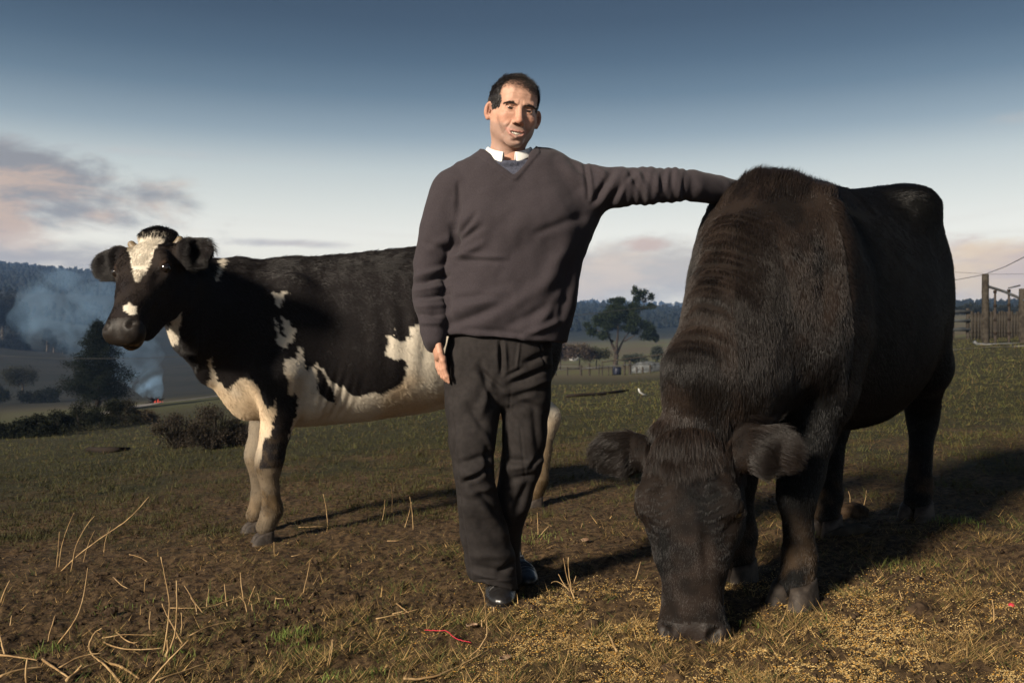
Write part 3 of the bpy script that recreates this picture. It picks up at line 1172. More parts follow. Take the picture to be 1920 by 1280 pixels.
        hx_, hy_ = Pl.px(P)
        hx_ = hx_ + j[:, 0] * 5
        hy_ = hy_ + j[:, 1] * 5
        hm = (inpoly(hx_, hy_, blaze) | inpoly(hx_, hy_, nose_spot)) & (q[:, 2] > -.03)
        tm = inpoly(hx_, hy_, throat_w)
        m = np.where(ishead, hm | (tm & (q[:, 2] < -.03)), m | (tm & (P[:, 0] > 1.0)))
        # far legs and everything low down
        legs_ = (P[:, 2] < .46) | ((P[:, 1] < 0) & (P[:, 2] < .62) & (P[:, 0] > .3))
        m = m | (legs_ & (P[:, 2] < .36)) | (legs_ & (P[:, 1] < 0)) | (legs_ & (P[:, 0] < 0))
        # white line over the withers
        m = m | (inpoly(hx_, hy_, ZH([(1010, 370), (1062, 370), (1050, 430), (1040, 480), (1036, 532), (1024, 528), (1022, 470), (1014, 420)])) & (P[:, 0] > .5) & (P[:, 2] > 1.0) & ~ishead)
        return m.astype(float)

    WHITE, CREAM, BLACK, DIRT = np.array([.62, .56, .46]), np.array([.50, .33, .16]), np.array([.012, .0095, .009]), np.array([.085, .060, .035])

    def coat(P, N):
        w = white(P)
        q_ = H.inv(P)
        fc_ = ((P[:, 0] > 1.0) & (q_[:, 1] > .03) & (q_[:, 1] < .6) & (np.abs(q_[:, 0]) < .125) & (q_[:, 2] > -.25))[:, None]
        stain = smoothstep(.42, .66, fbm(P, 4.0, 3, .5, 12)) * smoothstep(1.0, .7, P[:, 2]) * .55
        wc = WHITE * (1 - stain[:, None]) + CREAM * stain[:, None]
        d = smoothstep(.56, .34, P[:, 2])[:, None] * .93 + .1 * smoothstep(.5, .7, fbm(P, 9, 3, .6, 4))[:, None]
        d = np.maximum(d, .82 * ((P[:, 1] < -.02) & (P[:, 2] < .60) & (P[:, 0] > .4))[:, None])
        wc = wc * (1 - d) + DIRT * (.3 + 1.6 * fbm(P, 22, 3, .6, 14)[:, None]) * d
        bc = BLACK[None] * np.ones((len(P), 1))
        bc = np.where(fc_, np.array([.0165, .0122, .0102]) * (.6 + .8 * fbm(P, 14, 3, .6, 6))[:, None], bc)  # black face hair lightened to stand in for fill light
        bd = smoothstep(.62, .45, P[:, 2])[:, None] * smoothstep(.45, .65, fbm(P, 40, 2, .6, 8))[:, None] * .4
        bc = bc * (1 - bd) + DIRT * bd
        return wc * w[:, None] + bc * (1 - w[:, None])

    root = empty('dairy_cow')
    root.matrix_world = Pl.M
    tag(root, 'black and white dairy cow standing behind the man, white blaze facing the camera', 'cow')
    qh = H.inv(V)
    ishead = (np.abs(qh[:, 0]) < .2) & (qh[:, 1] > -.1) & (qh[:, 1] < .6) & (np.abs(qh[:, 2]) < .25) & (V[:, 0] > 1.0)
    c = coat(V, N) * 1.0
    w = white(V)
    c = np.where((w < .5)[:, None], np.maximum(c, .010), c)
    for sg in (-1, 1):
        er = np.linalg.norm(V - H.P(sg * .112, .170, .026), axis=1)
        rg = (smoothstep(.040, .022, er) * (w < .5))[:, None] * .8
        c = c * (1 - rg) + np.array([.060, .036, .024]) * rg
    muzz = smoothstep(.435, .470, qh[:, 1] + .02 * np.abs(qh[:, 0])) * ishead
    mc = np.array([.011, .008, .006])[None] * (.6 + 1.0 * vnoise(V, 60, 3)[:, None])
    mc = mc + np.array([.16, .10, .045]) * smoothstep(.60, .75, fbm(V, 45, 2, .5, 7))[:, None] * smoothstep(-.03, -.07, qh[:, 2])[:, None]
    c = c * (1 - muzz[:, None]) + mc * muzz[:, None]
    body = link('body', mesh_np('body', V, F, cols=c, matidx=(muzz[F].mean(1) > .5).astype(int)), [M['hide'], M['nose']], root)
    for sg in (-1, 1):
        eye(root, H, sg)
        # horn stub
        b = H.P(sg * .090, .006, -.014)
        hv = Vol(b - .08, b + .08, .004)
        hv.rc(b, b + H.D(sg * .018, -.020, .020), .026, .017, .01)
        a, f = hv.mesh()
        link('horn', mesh_np('horn', a, f), M['horn'], root)
    for pts, rad in legs:
        p = np.array(pts[-1])
        wz = Pl.w(np.array([[p[0], p[1], 0]]))[0]
        zz = Pl.l([[wz[0], wz[1], gz(wz[0], wz[1])]])[0][2]
        a, f = hoof_mesh(np.array([p[0], p[1], zz - .012]), 0.0, .95)
        link('hoof', mesh_np('hoof', a, f), M['hoof'], root)

    def flow(P, N):
        q = H.inv(P)
        hd = (P[:, 0] > 1.05) & (q[:, 1] < .56) & (np.abs(q[:, 0]) < .3)
        f = np.zeros_like(P)
        f[:] = (-.8, 0, -.6)
        f[P[:, 2] < .55] = (-.15, 0, -1)
        f[hd] = H.D(0, 1, 0)
        outer = hd & (np.abs(q[:, 0]) > .12)
        f[outer] = (np.sign(q[outer, 0])[:, None]) * H.D(1, 0, 0)[None] + N[outer] * .3
        up = hd & (q[:, 1] < .2) & (np.abs(q[:, 0]) < .06) & (w_at(P) > .5)
        f[up] = H.D(0, -1, 0)
        return f

    def w_at(P):
        return white(P)

    def length(P, N):
        q = H.inv(P)
        hd = (P[:, 0] > 1.05) & (q[:, 1] < .58) & (np.abs(q[:, 0]) < .32) & (q[:, 2] > -.26)
        L = np.full(len(P), .018)
        L += .024 * smoothstep(1.25, 1.38, P[:, 2]) * (N[:, 2] > .3)
        L[P[:, 2] < .6] = .014
        L[hd] = .011
        ear = hd & (np.abs(q[:, 0]) > .13)
        L[ear] = .030
        top = hd & (q[:, 1] < .04) & (np.abs(q[:, 0]) < .1)
        L[top] = .026
        bl = hd & (w_at(P) > .5) & (q[:, 1] < .25)
        L[bl] = .020
        return L

    def wgt(C, Nn):
        q = H.inv(C)
        hd = (C[:, 0] > 1.05) & (q[:, 1] < .58)
        mz = hd & (q[:, 1] > .455)
        s = 1 + 2.2 * hd + .8 * (Nn[:, 2] > .5) * (C[:, 2] > 1.2)
        s = s * np.where(Nn[:, 1] > -.25, 1, .4)
        return s * (~mz)
    fur('coat', root, V, F, 240000, length, coat, flow, wgt, lift=.30, rad=.0009, messy=.18)
    return root, Pl


def build_black_cow():
    hoofs = {'lf': (1494, 1132), 'rf': (1386, 1086), 'rh': (1552, 1000), 'lh': (1722, 972)}
    g = {k: on_ground(*v) for k, v in hoofs.items()}
    fwd = unit(np.array([-.624, -.781]))
    fc = (g['lf'] + g['rf']) / 2
    hc = (g['lh'] + g['rh']) / 2
    o = (fc + hc) / 2
    o[:2] = np.array([1.235, 3.53])
    Pl = Placed((o[0], o[1], (fc[2] + hc[2]) / 2 - .005), fwd, ((fc[2] - hc[2]) / 1.2, 0))
    L = {k: Pl.l([v])[0] for k, v in g.items()}
    print('black', Pl.o, {k: np.round(v, 2) for k, v in L.items()})
    st = [(.84, 1.10, .78, .10), (.76, 1.22, .66, .19), (.64, 1.325, .58, .245), (.48, 1.395, .54, .275), (.28, 1.415, .52, .30), (.02, 1.42, .49, .335),
          (-.25, 1.435, .48, .350), (-.48, 1.465, .55, .325), (-.68, 1.475, .68, .28), (-.84, 1.44, .86, .21), (-.96, 1.34, 1.02, .12)]
    mus = [((.52, .185, 1.02), (.17, .085, .32), .08), ((.60, .18, .84), (.15, .10, .16), .06), ((-.52, .20, 1.37), (.14, .09, .08), .14), ((-.90, .11, 1.33), (.06, .05, .06), .06),
           ((-.66, .165, .98), (.24, .12, .36), .10), ((.50, .17, .72), (.12, .09, .15), .06)]

    def fore(p):
        x, y = p[0], p[1]
        return ([(.46, np.sign(y) * .17, .86), (.46 + (x - .46) * .3, np.sign(y) * .17, .68), (.46 + (x - .46) * .8, y, .41), (x - .01, y, .35), (x - .025, y, .15), (x + .01, y, .075)],
                [.13, .095, .063, .050, .047, .058])

    def hind(p):
        x, y = p[0], p[1]
        return ([(-.60, np.sign(y) * .15, .95), (x + .14, np.sign(y) * .17, .70), (x - .09, y, .50), (x - .085, y, .43), (x - .01, y, .15), (x + .02, y, .075)],
                [.14, .115, .068, .056, .050, .058])
    legs = [fore(L['lf']), fore(L['rf']), hind(L['lh']), hind(L['rh'])]
    a = W(1292, 838, 2.78)
    hd = Pl.l([a])[0]
    hy = np.array([-.035, -.24, -.97]) @ Pl.R
    hx = np.array([.90, -.42, .07]) @ Pl.R
    H = Head(hd, hy, hx, 1.13, 1.20)
    crest = H.P(0, .03, -.10)
    nk = [(.46, 0, 1.06), (.66, .00, .98), (.80, .005, .86), (.90, -.01, .74), tuple(H.P(0, .06, -.12))]
    nr = [(.21, .33), (.165, .27), (.135, .22), (.12, .18), (.105, .13)]
    ears = [(H.P(.092, .012, -.035), H.D(1, -.10, -.02), H.D(.18, .1, .95), .180, .145, False),
            (H.P(-.092, .012, -.035), H.D(-1, -.10, -.03), H.D(-.15, .6, .8), .190, .13)]
    v = cow_mesh(st, legs, mus, (nk, nr), H, ears, hi=(1.55, .75, 1.65), lo=(-1.2, -.75, -.02), kneck=0.10)
    # withers crest
    V, F = v.mesh()
    V = relax(V, F, 2, .4)
    N = vnormals(V, F)
    q = V
    # rolls of skin across the bent neck
    ax = unit(np.array([.45, -.07, -.40]))
    t = (q - np.array([.46, 0, 1.06])) @ ax
    wv = t + .03 * (vnoise(q, 5, 2) - .5) + .25 * (q[:, 1] + .02) ** 2
    m = smoothstep(.06, .16, t) * smoothstep(.66, .55, t) * smoothstep(.45, .6, q[:, 0]) * smoothstep(.16, .05, np.abs(N[:, 1]) * .16)
    roll = m * (.0022 * np.sin(wv * 125 + 6 * vnoise(q, 5, 6)) * (.3 + 1.2 * vnoise(q, 7, 8)) + .0016 * np.sin(wv * 230 + 5 * vnoise(q, 8)))
    sh = .010 * (fbm(q, 6, 2, .5, 9) - .5)
    groove = -.018 * np.exp(-(((q[:, 0] - .66) + .25 * (q[:, 2] - 1.1)) / .035) ** 2) * smoothstep(.1, .2, np.abs(q[:, 1])) * smoothstep(.75, .95, q[:, 2]) * smoothstep(1.4, 1.25, q[:, 2])
    qh = H.inv(V)
    hm = (np.abs(qh[:, 0]) < .14) & (qh[:, 1] > 0) & (qh[:, 1] < .5) & (qh[:, 2] > -.1) & (V[:, 0] > .75)
    # wrinkles over and in front of the eyes
    facer = hm * (.010 * (fbm(q, 16, 3, .6, 19) - .5) - .006 * np.exp(-((np.abs(qh[:, 0]) - .045) / .012) ** 2 - ((qh[:, 1] - .30) / .09) ** 2) + .004 * np.exp(-((np.abs(qh[:, 0]) - .028) / .008) ** 2 - ((qh[:, 1] - .26) / .06) ** 2))
    wr = facer + hm * .0040 * np.sin((qh[:, 1] + .6 * np.abs(np.abs(qh[:, 0]) - .05)) * 260) * np.exp(-((np.abs(qh[:, 0]) - .06) / .03) ** 2 - ((qh[:, 1] - .17) / .06) ** 2)
    V = V + N * (roll + sh + groove + wr)[:, None]
    N = vnormals(V, F)
    root = empty('black_cow')
    root.matrix_world = Pl.M
    tag(root, 'big black cow grazing with its head down beside the man, his arm over its withers', 'cow')
    B1, B2 = np.array([.0026, .0022, .0022]), np.array([.0185, .0125, .0096])

    def coat(P, Nn):
        # brown on the neck and shoulder, jet black behind
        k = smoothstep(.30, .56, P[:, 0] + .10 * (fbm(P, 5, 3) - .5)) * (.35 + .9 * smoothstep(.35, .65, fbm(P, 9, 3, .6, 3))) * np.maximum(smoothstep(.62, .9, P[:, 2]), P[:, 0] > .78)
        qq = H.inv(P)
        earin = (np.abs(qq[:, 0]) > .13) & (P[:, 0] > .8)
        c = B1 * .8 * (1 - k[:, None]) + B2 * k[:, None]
        c = np.where(earin[:, None], B2 * .6, c)
        fc_ = (P[:, 0] > .8) & (qq[:, 1] > .03) & (qq[:, 1] < .6) & (np.abs(qq[:, 0]) < .135) & (qq[:, 2] > -.25)
        c = np.where(fc_[:, None], c * (.35 + .6 * smoothstep(.35, .65, fbm(P, 16, 3, .6, 7)))[:, None], c)
        low = smoothstep(.35, .12, P[:, 2])[:, None] * .55 * smoothstep(.4, .7, fbm(P, 14, 3, .6, 2))[:, None] * (P[:, 0] < .8)[:, None]
        c = c * (1 - low) + np.array([.085, .055, .032]) * low
        wm = (P[:, 0] < -.93) & (P[:, 1] > .02) & (P[:, 2] > 1.02) & (P[:, 2] < 1.16)
        return np.where(wm[:, None], np.array([.45, .43, .42]), c)
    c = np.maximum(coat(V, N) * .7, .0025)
    ish = (V[:, 0] > .75)
    muzz = smoothstep(.440, .470, qh[:, 1] + .03 * np.abs(qh[:, 0])) * ish
    nst = np.exp(-(((np.abs(qh[:, 0]) - .050) / .012) ** 2 + ((qh[:, 1] - .480) / .020) ** 2)) * (qh[:, 2] > -.02)
    mc = (1 - .8 * nst[:, None]) * np.array([.016, .011, .009]) * (.7 + .8 * vnoise(V, 70, 3)[:, None])
    c = c * (1 - muzz[:, None]) + mc * muzz[:, None]
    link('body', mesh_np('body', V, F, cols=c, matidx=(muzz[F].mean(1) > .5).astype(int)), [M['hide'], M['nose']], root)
    for sg in (-1, 1):
        eye(root, H, sg)
        cc = H.P(sg * .102, .160, .022)
        lv = Vol(cc - .08, cc + .08, .004)
        lv.el(cc, np.array([.029, .030, .029]), H.R, 0)
        lv.half(H.P(sg * .11, .184, .03), H.D(0, 1, .15), .004)
        a_, f_ = lv.mesh()
        link('eyelid', mesh_np('eyelid', a_, f_, cols=np.full((len(a_), 3), .010) * np.array([1, .7, .5])), M['hide'], root)
    for pts, rad in legs:
        p = np.array(pts[-1])
        wz = Pl.w(np.array([[p[0], p[1], 0]]))[0]
        zz = Pl.l([[wz[0], wz[1], gz(wz[0], wz[1])]])[0][2]
        a_, f_ = hoof_mesh(np.array([p[0], p[1], zz - .008]), -0.1, 1.25)
        link('hoof', mesh_np('hoof', a_, f_), M['hoof'], root)

    def flow(P, Nn):
        qq = H.inv(P)
        f = np.zeros_like(P)
        f[:] = (-.7, 0, -.7)
        f[P[:, 2] < .55] = (-.1, 0, -1)
        cst = (P[:, 2] > 1.28) & (P[:, 0] > .1) & (Nn[:, 2] > .45)
        f[cst] = (-.5, 0, 1.0)
        nkm = (P[:, 0] > .58) & ~cst
        f[nkm] = (.1, 0, -1)
        f[nkm] += Nn[nkm] * .1
        hd = (P[:, 0] > .78) & (qq[:, 1] < .6) & (qq[:, 1] > -.08) & (np.abs(qq[:, 0]) < .34) & (qq[:, 2] > -.25)
        f[hd] = H.D(0, 1, 0)
        out = hd & (np.abs(qq[:, 0]) > .125)
        f[out] = np.sign(qq[out, 0])[:, None] * H.D(1, 0, 0)[None] + H.D(0, .5, 0)[None]
        return f

    def length(P, Nn):
        qq = H.inv(P)
        Ln = np.full(len(P), .020)
        Ln += .040 * smoothstep(1.28, 1.37, P[:, 2]) * (Nn[:, 2] > .45) * smoothstep(.05, .35, P[:, 0]) + .010 * (Nn[:, 2] > .4) * (P[:, 2] > 1.35)
        nk_ = (P[:, 0] > .55) & (P[:, 2] < 1.25)
        Ln[nk_] = .022
        Ln[P[:, 2] < .5] = .016
        hd = (P[:, 0] > .78) & (qq[:, 1] < .6) & (qq[:, 1] > -.08) & (np.abs(qq[:, 0]) < .34) & (qq[:, 2] > -.22)
        Ln[hd] = .012
        ear = hd & (np.abs(qq[:, 0]) > .13)
        Ln[ear] = .055
        top = hd & (qq[:, 1] < .05) & (np.abs(qq[:, 0]) < .1)
        Ln[top] = .05
        return Ln

    def wgt(C, Nn):
        qq = H.inv(C)
        hd = (C[:, 0] > .78) & (qq[:, 1] < .6)
        mz = hd & (qq[:, 1] > .46)
        s_ = 1 + 1.6 * hd + .7 * (C[:, 0] > .4) + 1.5 * (Nn[:, 2] > .5) * (C[:, 2] > 1.3)
        return s_ * (~mz) * np.where((Nn[:, 0] < -.6), .4, 1)
    fur('coat', root, V, F, 380000, length, coat, flow, wgt, lift=.26, rad=.0008, messy=.15)
    # forelock: longer hair combed down over the forehead
    n = 9000
    def fw_(C, Nn):
        qq = H.inv(C)
        r = (qq[:, 0] / .085) ** 2 + ((qq[:, 1] - .0) / .055) ** 2
        return smoothstep(1.0, .3, r) * (qq[:, 2] > -.05)
    P, Nn = scatter(V, F, n, fw_)
    qq = H.inv(P)
    fd = Nn * .7 + np.tile(H.D(0, .8, .3), (n, 1)) + qq[:, :1] * H.D(1, 0, 0) * 3 + rng.normal(0, .12, (n, 3))
    td = np.tile(H.D(0, 1, -.15), (n, 1)) + rng.normal(0, .12, (n, 3)) + (np.stack([vnoise(P, 60, 4 + i) for i in range(3)], 1) - .5) * .7
    fl = strands('forelock', P, unit(fd), unit(td), rng.uniform(.045, .095, n), np.full(n, .0007), np.tile(B2 * 1.0, (n, 1)) * rng.uniform(.4, 1.5, (n, 1)), M['coat'], root, 5)
    fl['kind'] = 'stuff'
    return root, Pl, H


dairy, PlA = build_dairy_cow()
print('t dairy', time.time() - T0)
black, PlB, HB = build_black_cow()
print('t black', time.time() - T0)

# ------------------------------------------------------------------ the man
def folds(V, N, segs, dz=0.0):
    """cloth folds: ridges (+) and valleys (-) along lines given on the front of the figure"""
    px = 960 + V[:, 0] / V[:, 1] * FPX
    py = HOR - (V[:, 2] - CAM_H) / V[:, 1] * FPX
    face = smoothstep(-.1, .45, -N[:, 1])
    out = np.zeros(len(V))
    for x1, y1, x2, y2, amp, wd in segs:
        ab = np.array([x2 - x1, y2 - y1], float)
        L = np.linalg.norm(ab)
        t = ((px - x1) * ab[0] + (py - y1) * ab[1]) / L ** 2
        tc = np.clip(t, 0, 1)
        d = np.hypot(px - x1 - tc * ab[0], py - y1 - tc * ab[1])
        s = ((px - x1) * ab[1] - (py - y1) * ab[0]) / L
        fade = np.sin(np.pi * np.clip(tc * .9 + .05, 0, 1)) ** .6
        g = np.exp(-(d / wd) ** 2)
        g2 = np.exp(-(d / (wd * 1.9)) ** 2)
        out += amp * fade * (g * 1.5 - g2 * .5)
    return out * face


def build_man():
    foot = on_ground(940, 1112)
    root = empty('person', foot)
    tag(root, 'smiling dark-haired man in brown V-neck sweater leaning one arm on the black cow', 'person')
    D = 3.10
    off = -np.array(root.location)

    def put(name, V, F, mat, cols=None, smooth=True, parent=root):
        return link(name, mesh_np(name, V + off, F, smooth, cols), mat, parent)

    # ---------------- head
    he = W(965, 203.5, 3.04)           # between the eyes, inside the skull
    he = he + np.array([0, .045, 0])
    yaw, roll, pitch = R(12), R(7.5), R(8)
    cyw, syw = math.cos(yaw), math.sin(yaw)
    cr_, sr = math.cos(roll), math.sin(roll)
    cp, sp = math.cos(pitch), math.sin(pitch)
    # axes: X to the picture's right, Y out of the face (towards camera), Z up
    Ry = np.array([[cyw, -syw * 0, 0], [0, 1, 0], [0, 0, 1]])
    ey = np.array([syw, -cyw, 0.0])
    ex = np.array([cyw, syw, 0.0])
    ez = np.array([0, 0, 1.0])
    ey, ez = ey * cp - ez * sp, ez * cp + ey * sp          # chin slightly down
    ex, ez = ex * cr_ - ez * sr, ez * cr_ + ex * sr          # head tipped over to the picture's right
    RH = np.stack([ex, ey, ez])
    S = 1.0

    def hp(x, y, z):
        return he + np.array([x, y, z]) @ RH * S

    def hv(x, y, z):
        return np.array([x, y, z], float) @ RH
    HLO, HHI = (-.11, -.13, -.24), (.11, .14, .15)
    v = Vol(HLO, HHI, .0020)
    E, C = v.el, v.rc
    E((-.004, -.018, .036), (.0775, .094, .082), None, 0)
    E((0, .018, -.020), (.0640, .070, .080), None, .02)
    E((0, .040, .052), (.058, .048, .045), None, .03)
    for s in (-1, 1):
        C((s * .045, -.005, -.058), (s * .016, .060, -.102), .018, .015, .03)      # jaw
        C((s * .060, .0, -.02), (s * .048, -.005, -.062), .018, .018, .03)
        E((s * .045, .058, -.026), (.020, .020, .016), None, .022)                # cheek bone
        E((s * .036, .064, -.050), (.016, .014, .018), None, .020)                # smiling cheek
    E((0, .071, -.107), (.020, .017, .016), None, .02)                            # chin
    E((0, .070, -.070), (.034, .022, .030), None, .02)                            # mouth area
    C((-.040, .072, .020), (-.012, .083, .016), .010, .009, .014)                 # brow
    C((.040, .072, .020), (.012, .083, .016), .010, .009, .014)
    for s in (-1, 1):                                                             # sockets
        E((s * .031, .100, .000), (.021, .020, .0125), None, .012, sub=True)
        E((s * .014, .096, -.006), (.008, .012, .016), None, .01, sub=True)
    C((0, .083, .008), (0, .1045, -.037), .0080, .0110, .008)                      # nose
    E((0, .1060, -.0405), (.0125, .0105, .0100), None, .005)
    for s in (-1, 1):
        E((s * .0150, .095, -.0445), (.0074, .011, .0074), None, .004)
        E((s * .0070, .102, -.0525), (.0038, .0060, .0034), None, .002, sub=True)
    # lids over the eyeballs
    for s in (-1, 1):
        E((s * .0315, .0670, .000), (.0172, .0172, .0160), None, .003)
        E((s * .0315, .0870, -.0008), (.0155, .0110, .0043), None, .0012, sub=True)     # opening
        C((s * .0185, .0815, .0068), (s * .0450, .0765, .0072), .0012, .0012, .003, sub=True)     # lid crease
        C((s * .020, .078, -.017), (s * .040, .074, -.018), .0045, .0045, .010)          # pouch under the eye
    # mouth: smiling lips around an opening
    lipsU = [(-.0345, .0775, -.0660), (-.018, .0885, -.0716), (-.005, .0912, -.0722), (.005, .0912, -.0722), (.018, .0885, -.0716), (.0345, .0775, -.0660)]
    lipsL = [(-.0345, .0775, -.0660), (-.020, .0875, -.0835), (0, .0915, -.0918), (.020, .0875, -.0835), (.0345, .0775, -.0660)]
    E((0, .0900, -.0788), (.0300, .020, .0066), None, .0015, sub=True)
    v.chain(lipsU, [.0022, .0028, .0031, .0031, .0028, .0022], .0025)
    v.chain(lipsL, [.0022, .0042, .0056, .0042, .0022], .0025)
    E((0, .0915, -.104), (.014, .008, .004), None, .008, sub=True)                 # under the lower lip
    # ears
    for s in (-1, 1):
        ex_ = unit(np.array([s * .86, .0, .0]) + np.array([0, -.50, 0]))         # outward-back
        fr = unit(np.array([s * .50, .86, 0.0]))
        ax = [ex_, np.array([0, 0, 1.0]), fr]
        c0 = np.array([.079 if s > 0 else -.0825, -.006, -.008])
        E(c0 + ex_ * .005, (.0180, .0300, .0075), ax, .006)
        E(c0 + ex_ * .004 + fr * .008 + np.array([0, 0, .002]), (.0118, .0220, .0085), ax, .003, sub=True)
        C(c0 + ex_ * .004 + np.array([0, 0, -.024]), c0 + ex_ * .006 + np.array([0, 0, -.027]), .0065, .006, .006)
        E(c0 + fr * .006 + ex_ * .000 + np.array([0, 0, -.004]), (.004, .007, .004), ax, .004)
        C(c0 + ex_ * .012 + fr * .002 + np.array([0, 0, .012]), c0 + ex_ * .011 + fr * .002 + np.array([0, 0, -.012]), .0030, .0025, .003)
    # neck
    v.rc((0, -.018, -.06), (0, -.050, -.24), .056, .062, .03)
    for s in (-1, 1):
        v.rc((s * .050, -.030, -.055), (s * .018, .010, -.20), .013, .013, .02)
    E((0, .022, -.165), (.010, .010, .014), None, .012)
    V, F = v.mesh()
    V = relax(V, F, 1, .3)
    N = vnormals(V, F)
    lines = [(.0310, -.060, .0215, -.042, -.0015, .0030), (.0405, -.084, .0310, -.060, -.0013, .0034), (.042, -.058, .032, -.048, .0016, .006),
             (.052, -.001, .066, .004, -.0007, .0015), (.052, -.006, .066, -.008, -.0007, .0015), (.050, -.011, .062, -.018, -.0006, .0015),
             (.020, -.013, .042, -.015, -.0009, .0018), (.022, .0075, .042, .0075, -.0008, .0014), (.006, .012, .005, .028, -.0008, .002)]
    lines = lines + [(-a_, b_, -c_, d_, e_, w_) for a_, b_, c_, d_, e_, w_ in lines]
    lines += [(-.038, .047, .036, .048, -.0006, .002), (-.034, .058, .034, .059, -.0005, .002)]
    dd = np.zeros(len(V))
    for x1, z1, x2, z2, am, wd_ in lines:
        ab = np.array([x2 - x1, z2 - z1])
        t = np.clip(((V[:, 0] - x1) * ab[0] + (V[:, 2] - z1) * ab[1]) / (ab @ ab), 0, 1)
        dd += am * np.exp(-(np.hypot(V[:, 0] - x1 - t * ab[0], V[:, 2] - z1 - t * ab[1]) / wd_) ** 2)
    V = V + N * (dd * smoothstep(.1, .5, N[:, 1]) + (fbm(V, 120, 3, .6, 8) - .5) * .0004)[:, None]
    q = V.copy()
    # skin colour
    base = np.tile(np.array([.52, .300, .215]), (len(V), 1))
    ruddy = np.array([.46, .175, .11])

    def mixc(c, col, w):
        return c * (1 - w[:, None]) + np.array(col) * w[:, None]

    def blob(cx, cy_, cz, r):
        return np.exp(-(((q[:, 0] - cx) / r[0]) ** 2 + ((q[:, 1] - cy_) / r[1]) ** 2 + ((q[:, 2] - cz) / r[2]) ** 2))
    for s in (-1, 1):
        base = mixc(base, ruddy, .50 * blob(s * .040, .065, -.034, (.024, .04, .020)))
        base = mixc(base, ruddy * np.array([1, 1.05, 1.05]), .5 * smoothstep(.080, .092, s * q[:, 0]) * (q[:, 1] < .03))
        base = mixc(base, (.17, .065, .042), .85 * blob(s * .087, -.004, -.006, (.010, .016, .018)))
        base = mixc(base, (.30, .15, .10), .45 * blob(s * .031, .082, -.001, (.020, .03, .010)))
    base = mixc(base, ruddy, .65 * blob(0, .108, -.040, (.013, .02, .013)))
    beard = smoothstep(-.045, -.062, q[:, 2] + .25 * np.maximum(.06 - np.abs(q[:, 0]), -1) * 0 - .25 * np.maximum(np.abs(q[:, 0]) - .04, 0)) * smoothstep(-.165, -.13, q[:, 2]) * smoothstep(-.03, .01, q[:, 1])
    base = mixc(base, (.245, .175, .150), .62 * beard)
    lip = np.zeros(len(V))
    for L_ in (lipsU, lipsL):
        for a, b in zip(L_[:-1], L_[1:]):
            a, b = np.array(a), np.array(b)
            t = np.clip(((q - a) @ (b - a)) / ((b - a) @ (b - a)), 0, 1)
            lip = np.maximum(lip, smoothstep(.0062, .0040, np.linalg.norm(q - a - t[:, None] * (b - a), axis=1)))
    base = mixc(base, (.43, .195, .155), .75 * lip)
    inside = (np.abs(q[:, 0]) < .025) & (q[:, 2] < -.072) & (q[:, 2] > -.088) & (q[:, 1] < .082 - 10 * q[:, 0] ** 2) & (q[:, 1] > .06)
    base = mixc(base, (.04, .012, .01), inside.astype(float))
    # eyebrows under-colour and shaved temples
    base *= (.90 + .2 * fbm(q, 70, 3, .6, 2))[:, None]
    HV, HF, HC = V @ RH + he, F, base

    # ---------------- the rest of the body, under the clothes, one surface with the hands
    hipL, hipR = W(890, 690, 3.13), W(985, 690, 3.17)
    shL, shR = W(850, 362, 3.12), W(1062, 335, 3.12)
    neckb = W(957, 312, 3.13)
    elL, wrL = W(806, 515, 3.17), W(815, 628, 3.06)
    elR, wrR = W(1205, 349, 3.08), W(1318, 350, 3.13)
    anL, anR = W(930, 1085, 3.17), W(949, 1070, 3.335)
    knL, knR = W(893, 880, 3.08), W(978, 870, 3.15)
    bv = Vol(W(765, 1120, 3.0) - [0, .25, 0], W(1465, 280, 3.1) + [0, .40, .02], .008)
    bv.seg(W(952, 400, 3.13), W(940, 620, 3.13), (.17, .10), (.15, .10), up=(0, 1, 0), k=.04)
    bv.seg(W(940, 620, 3.13), W(938, 690, 3.14), (.155, .10), (.15, .10), up=(0, 1, 0), k=.05)
    bv.seg(W(955, 345, 3.13), W(952, 400, 3.13), (.16, .08), (.18, .10), up=(0, 1, 0), k=.05)
    bv.rc(neckb + [0, 0, .03], W(956, 350, 3.14), .056, .07, .04)
    bv.chain([shL, elL, wrL], [.055, .040, .027], .03)
    bv.chain([shR, elR, wrR], [.055, .040, .028], .03)
    bv.chain([hipL, knL, anL], [.070, .045, .034], .03)
    bv.chain([hipR, knR, anR], [.070, .040, .022], .03)
    # left-of-picture hand, hanging with the fingers curled beside the pocket
    h0 = wrL
    hf_ = Vol(W(796, 722, 3.0) - [0, .09, 0], W(846, 628, 3.1) + [0, .06, 0], .0024)
    core, bv = bv, hf_
    bv.rc(W(813, 612, 3.07), wrL, .030, .027, 0)

    def finger(p0, dirs, lens, r0, r1, kk=.0015):
        pts = [np.array(p0)]
        for d, l in zip(dirs, lens):
            pts.append(pts[-1] + unit(np.array(d, float)) * l)
        bv.chain(pts, np.linspace(r0, r1, len(pts)), kk)
        for q_ in pts[1:-1]:
            bv.el(q_, (r1 * 1.22,) * 3, None, .003)
    pal = W(824, 668, 3.04)
    bv.seg(h0, pal, (.022, .026), (.017, .040), up=(0.25, -1, 0), k=.012)
    up_ = unit(pal - h0)
    for i, (o_, l_) in enumerate(((-.030, .036), (-.010, .040), (.011, .038), (.029, .031))):
        b0 = pal + unit(np.array([.42, -1, 0])) * (-o_ * 1.12) + np.array([.002, 0, -.004])
        finger(b0, [(.10, 0, -1), (.35, .05, -1), (.75, .1, -.8)], [l_, l_ * .72, l_ * .5], .0098, .0068)
    tb = h0 * .55 + pal * .45 + np.array([.008, -.030, 0])
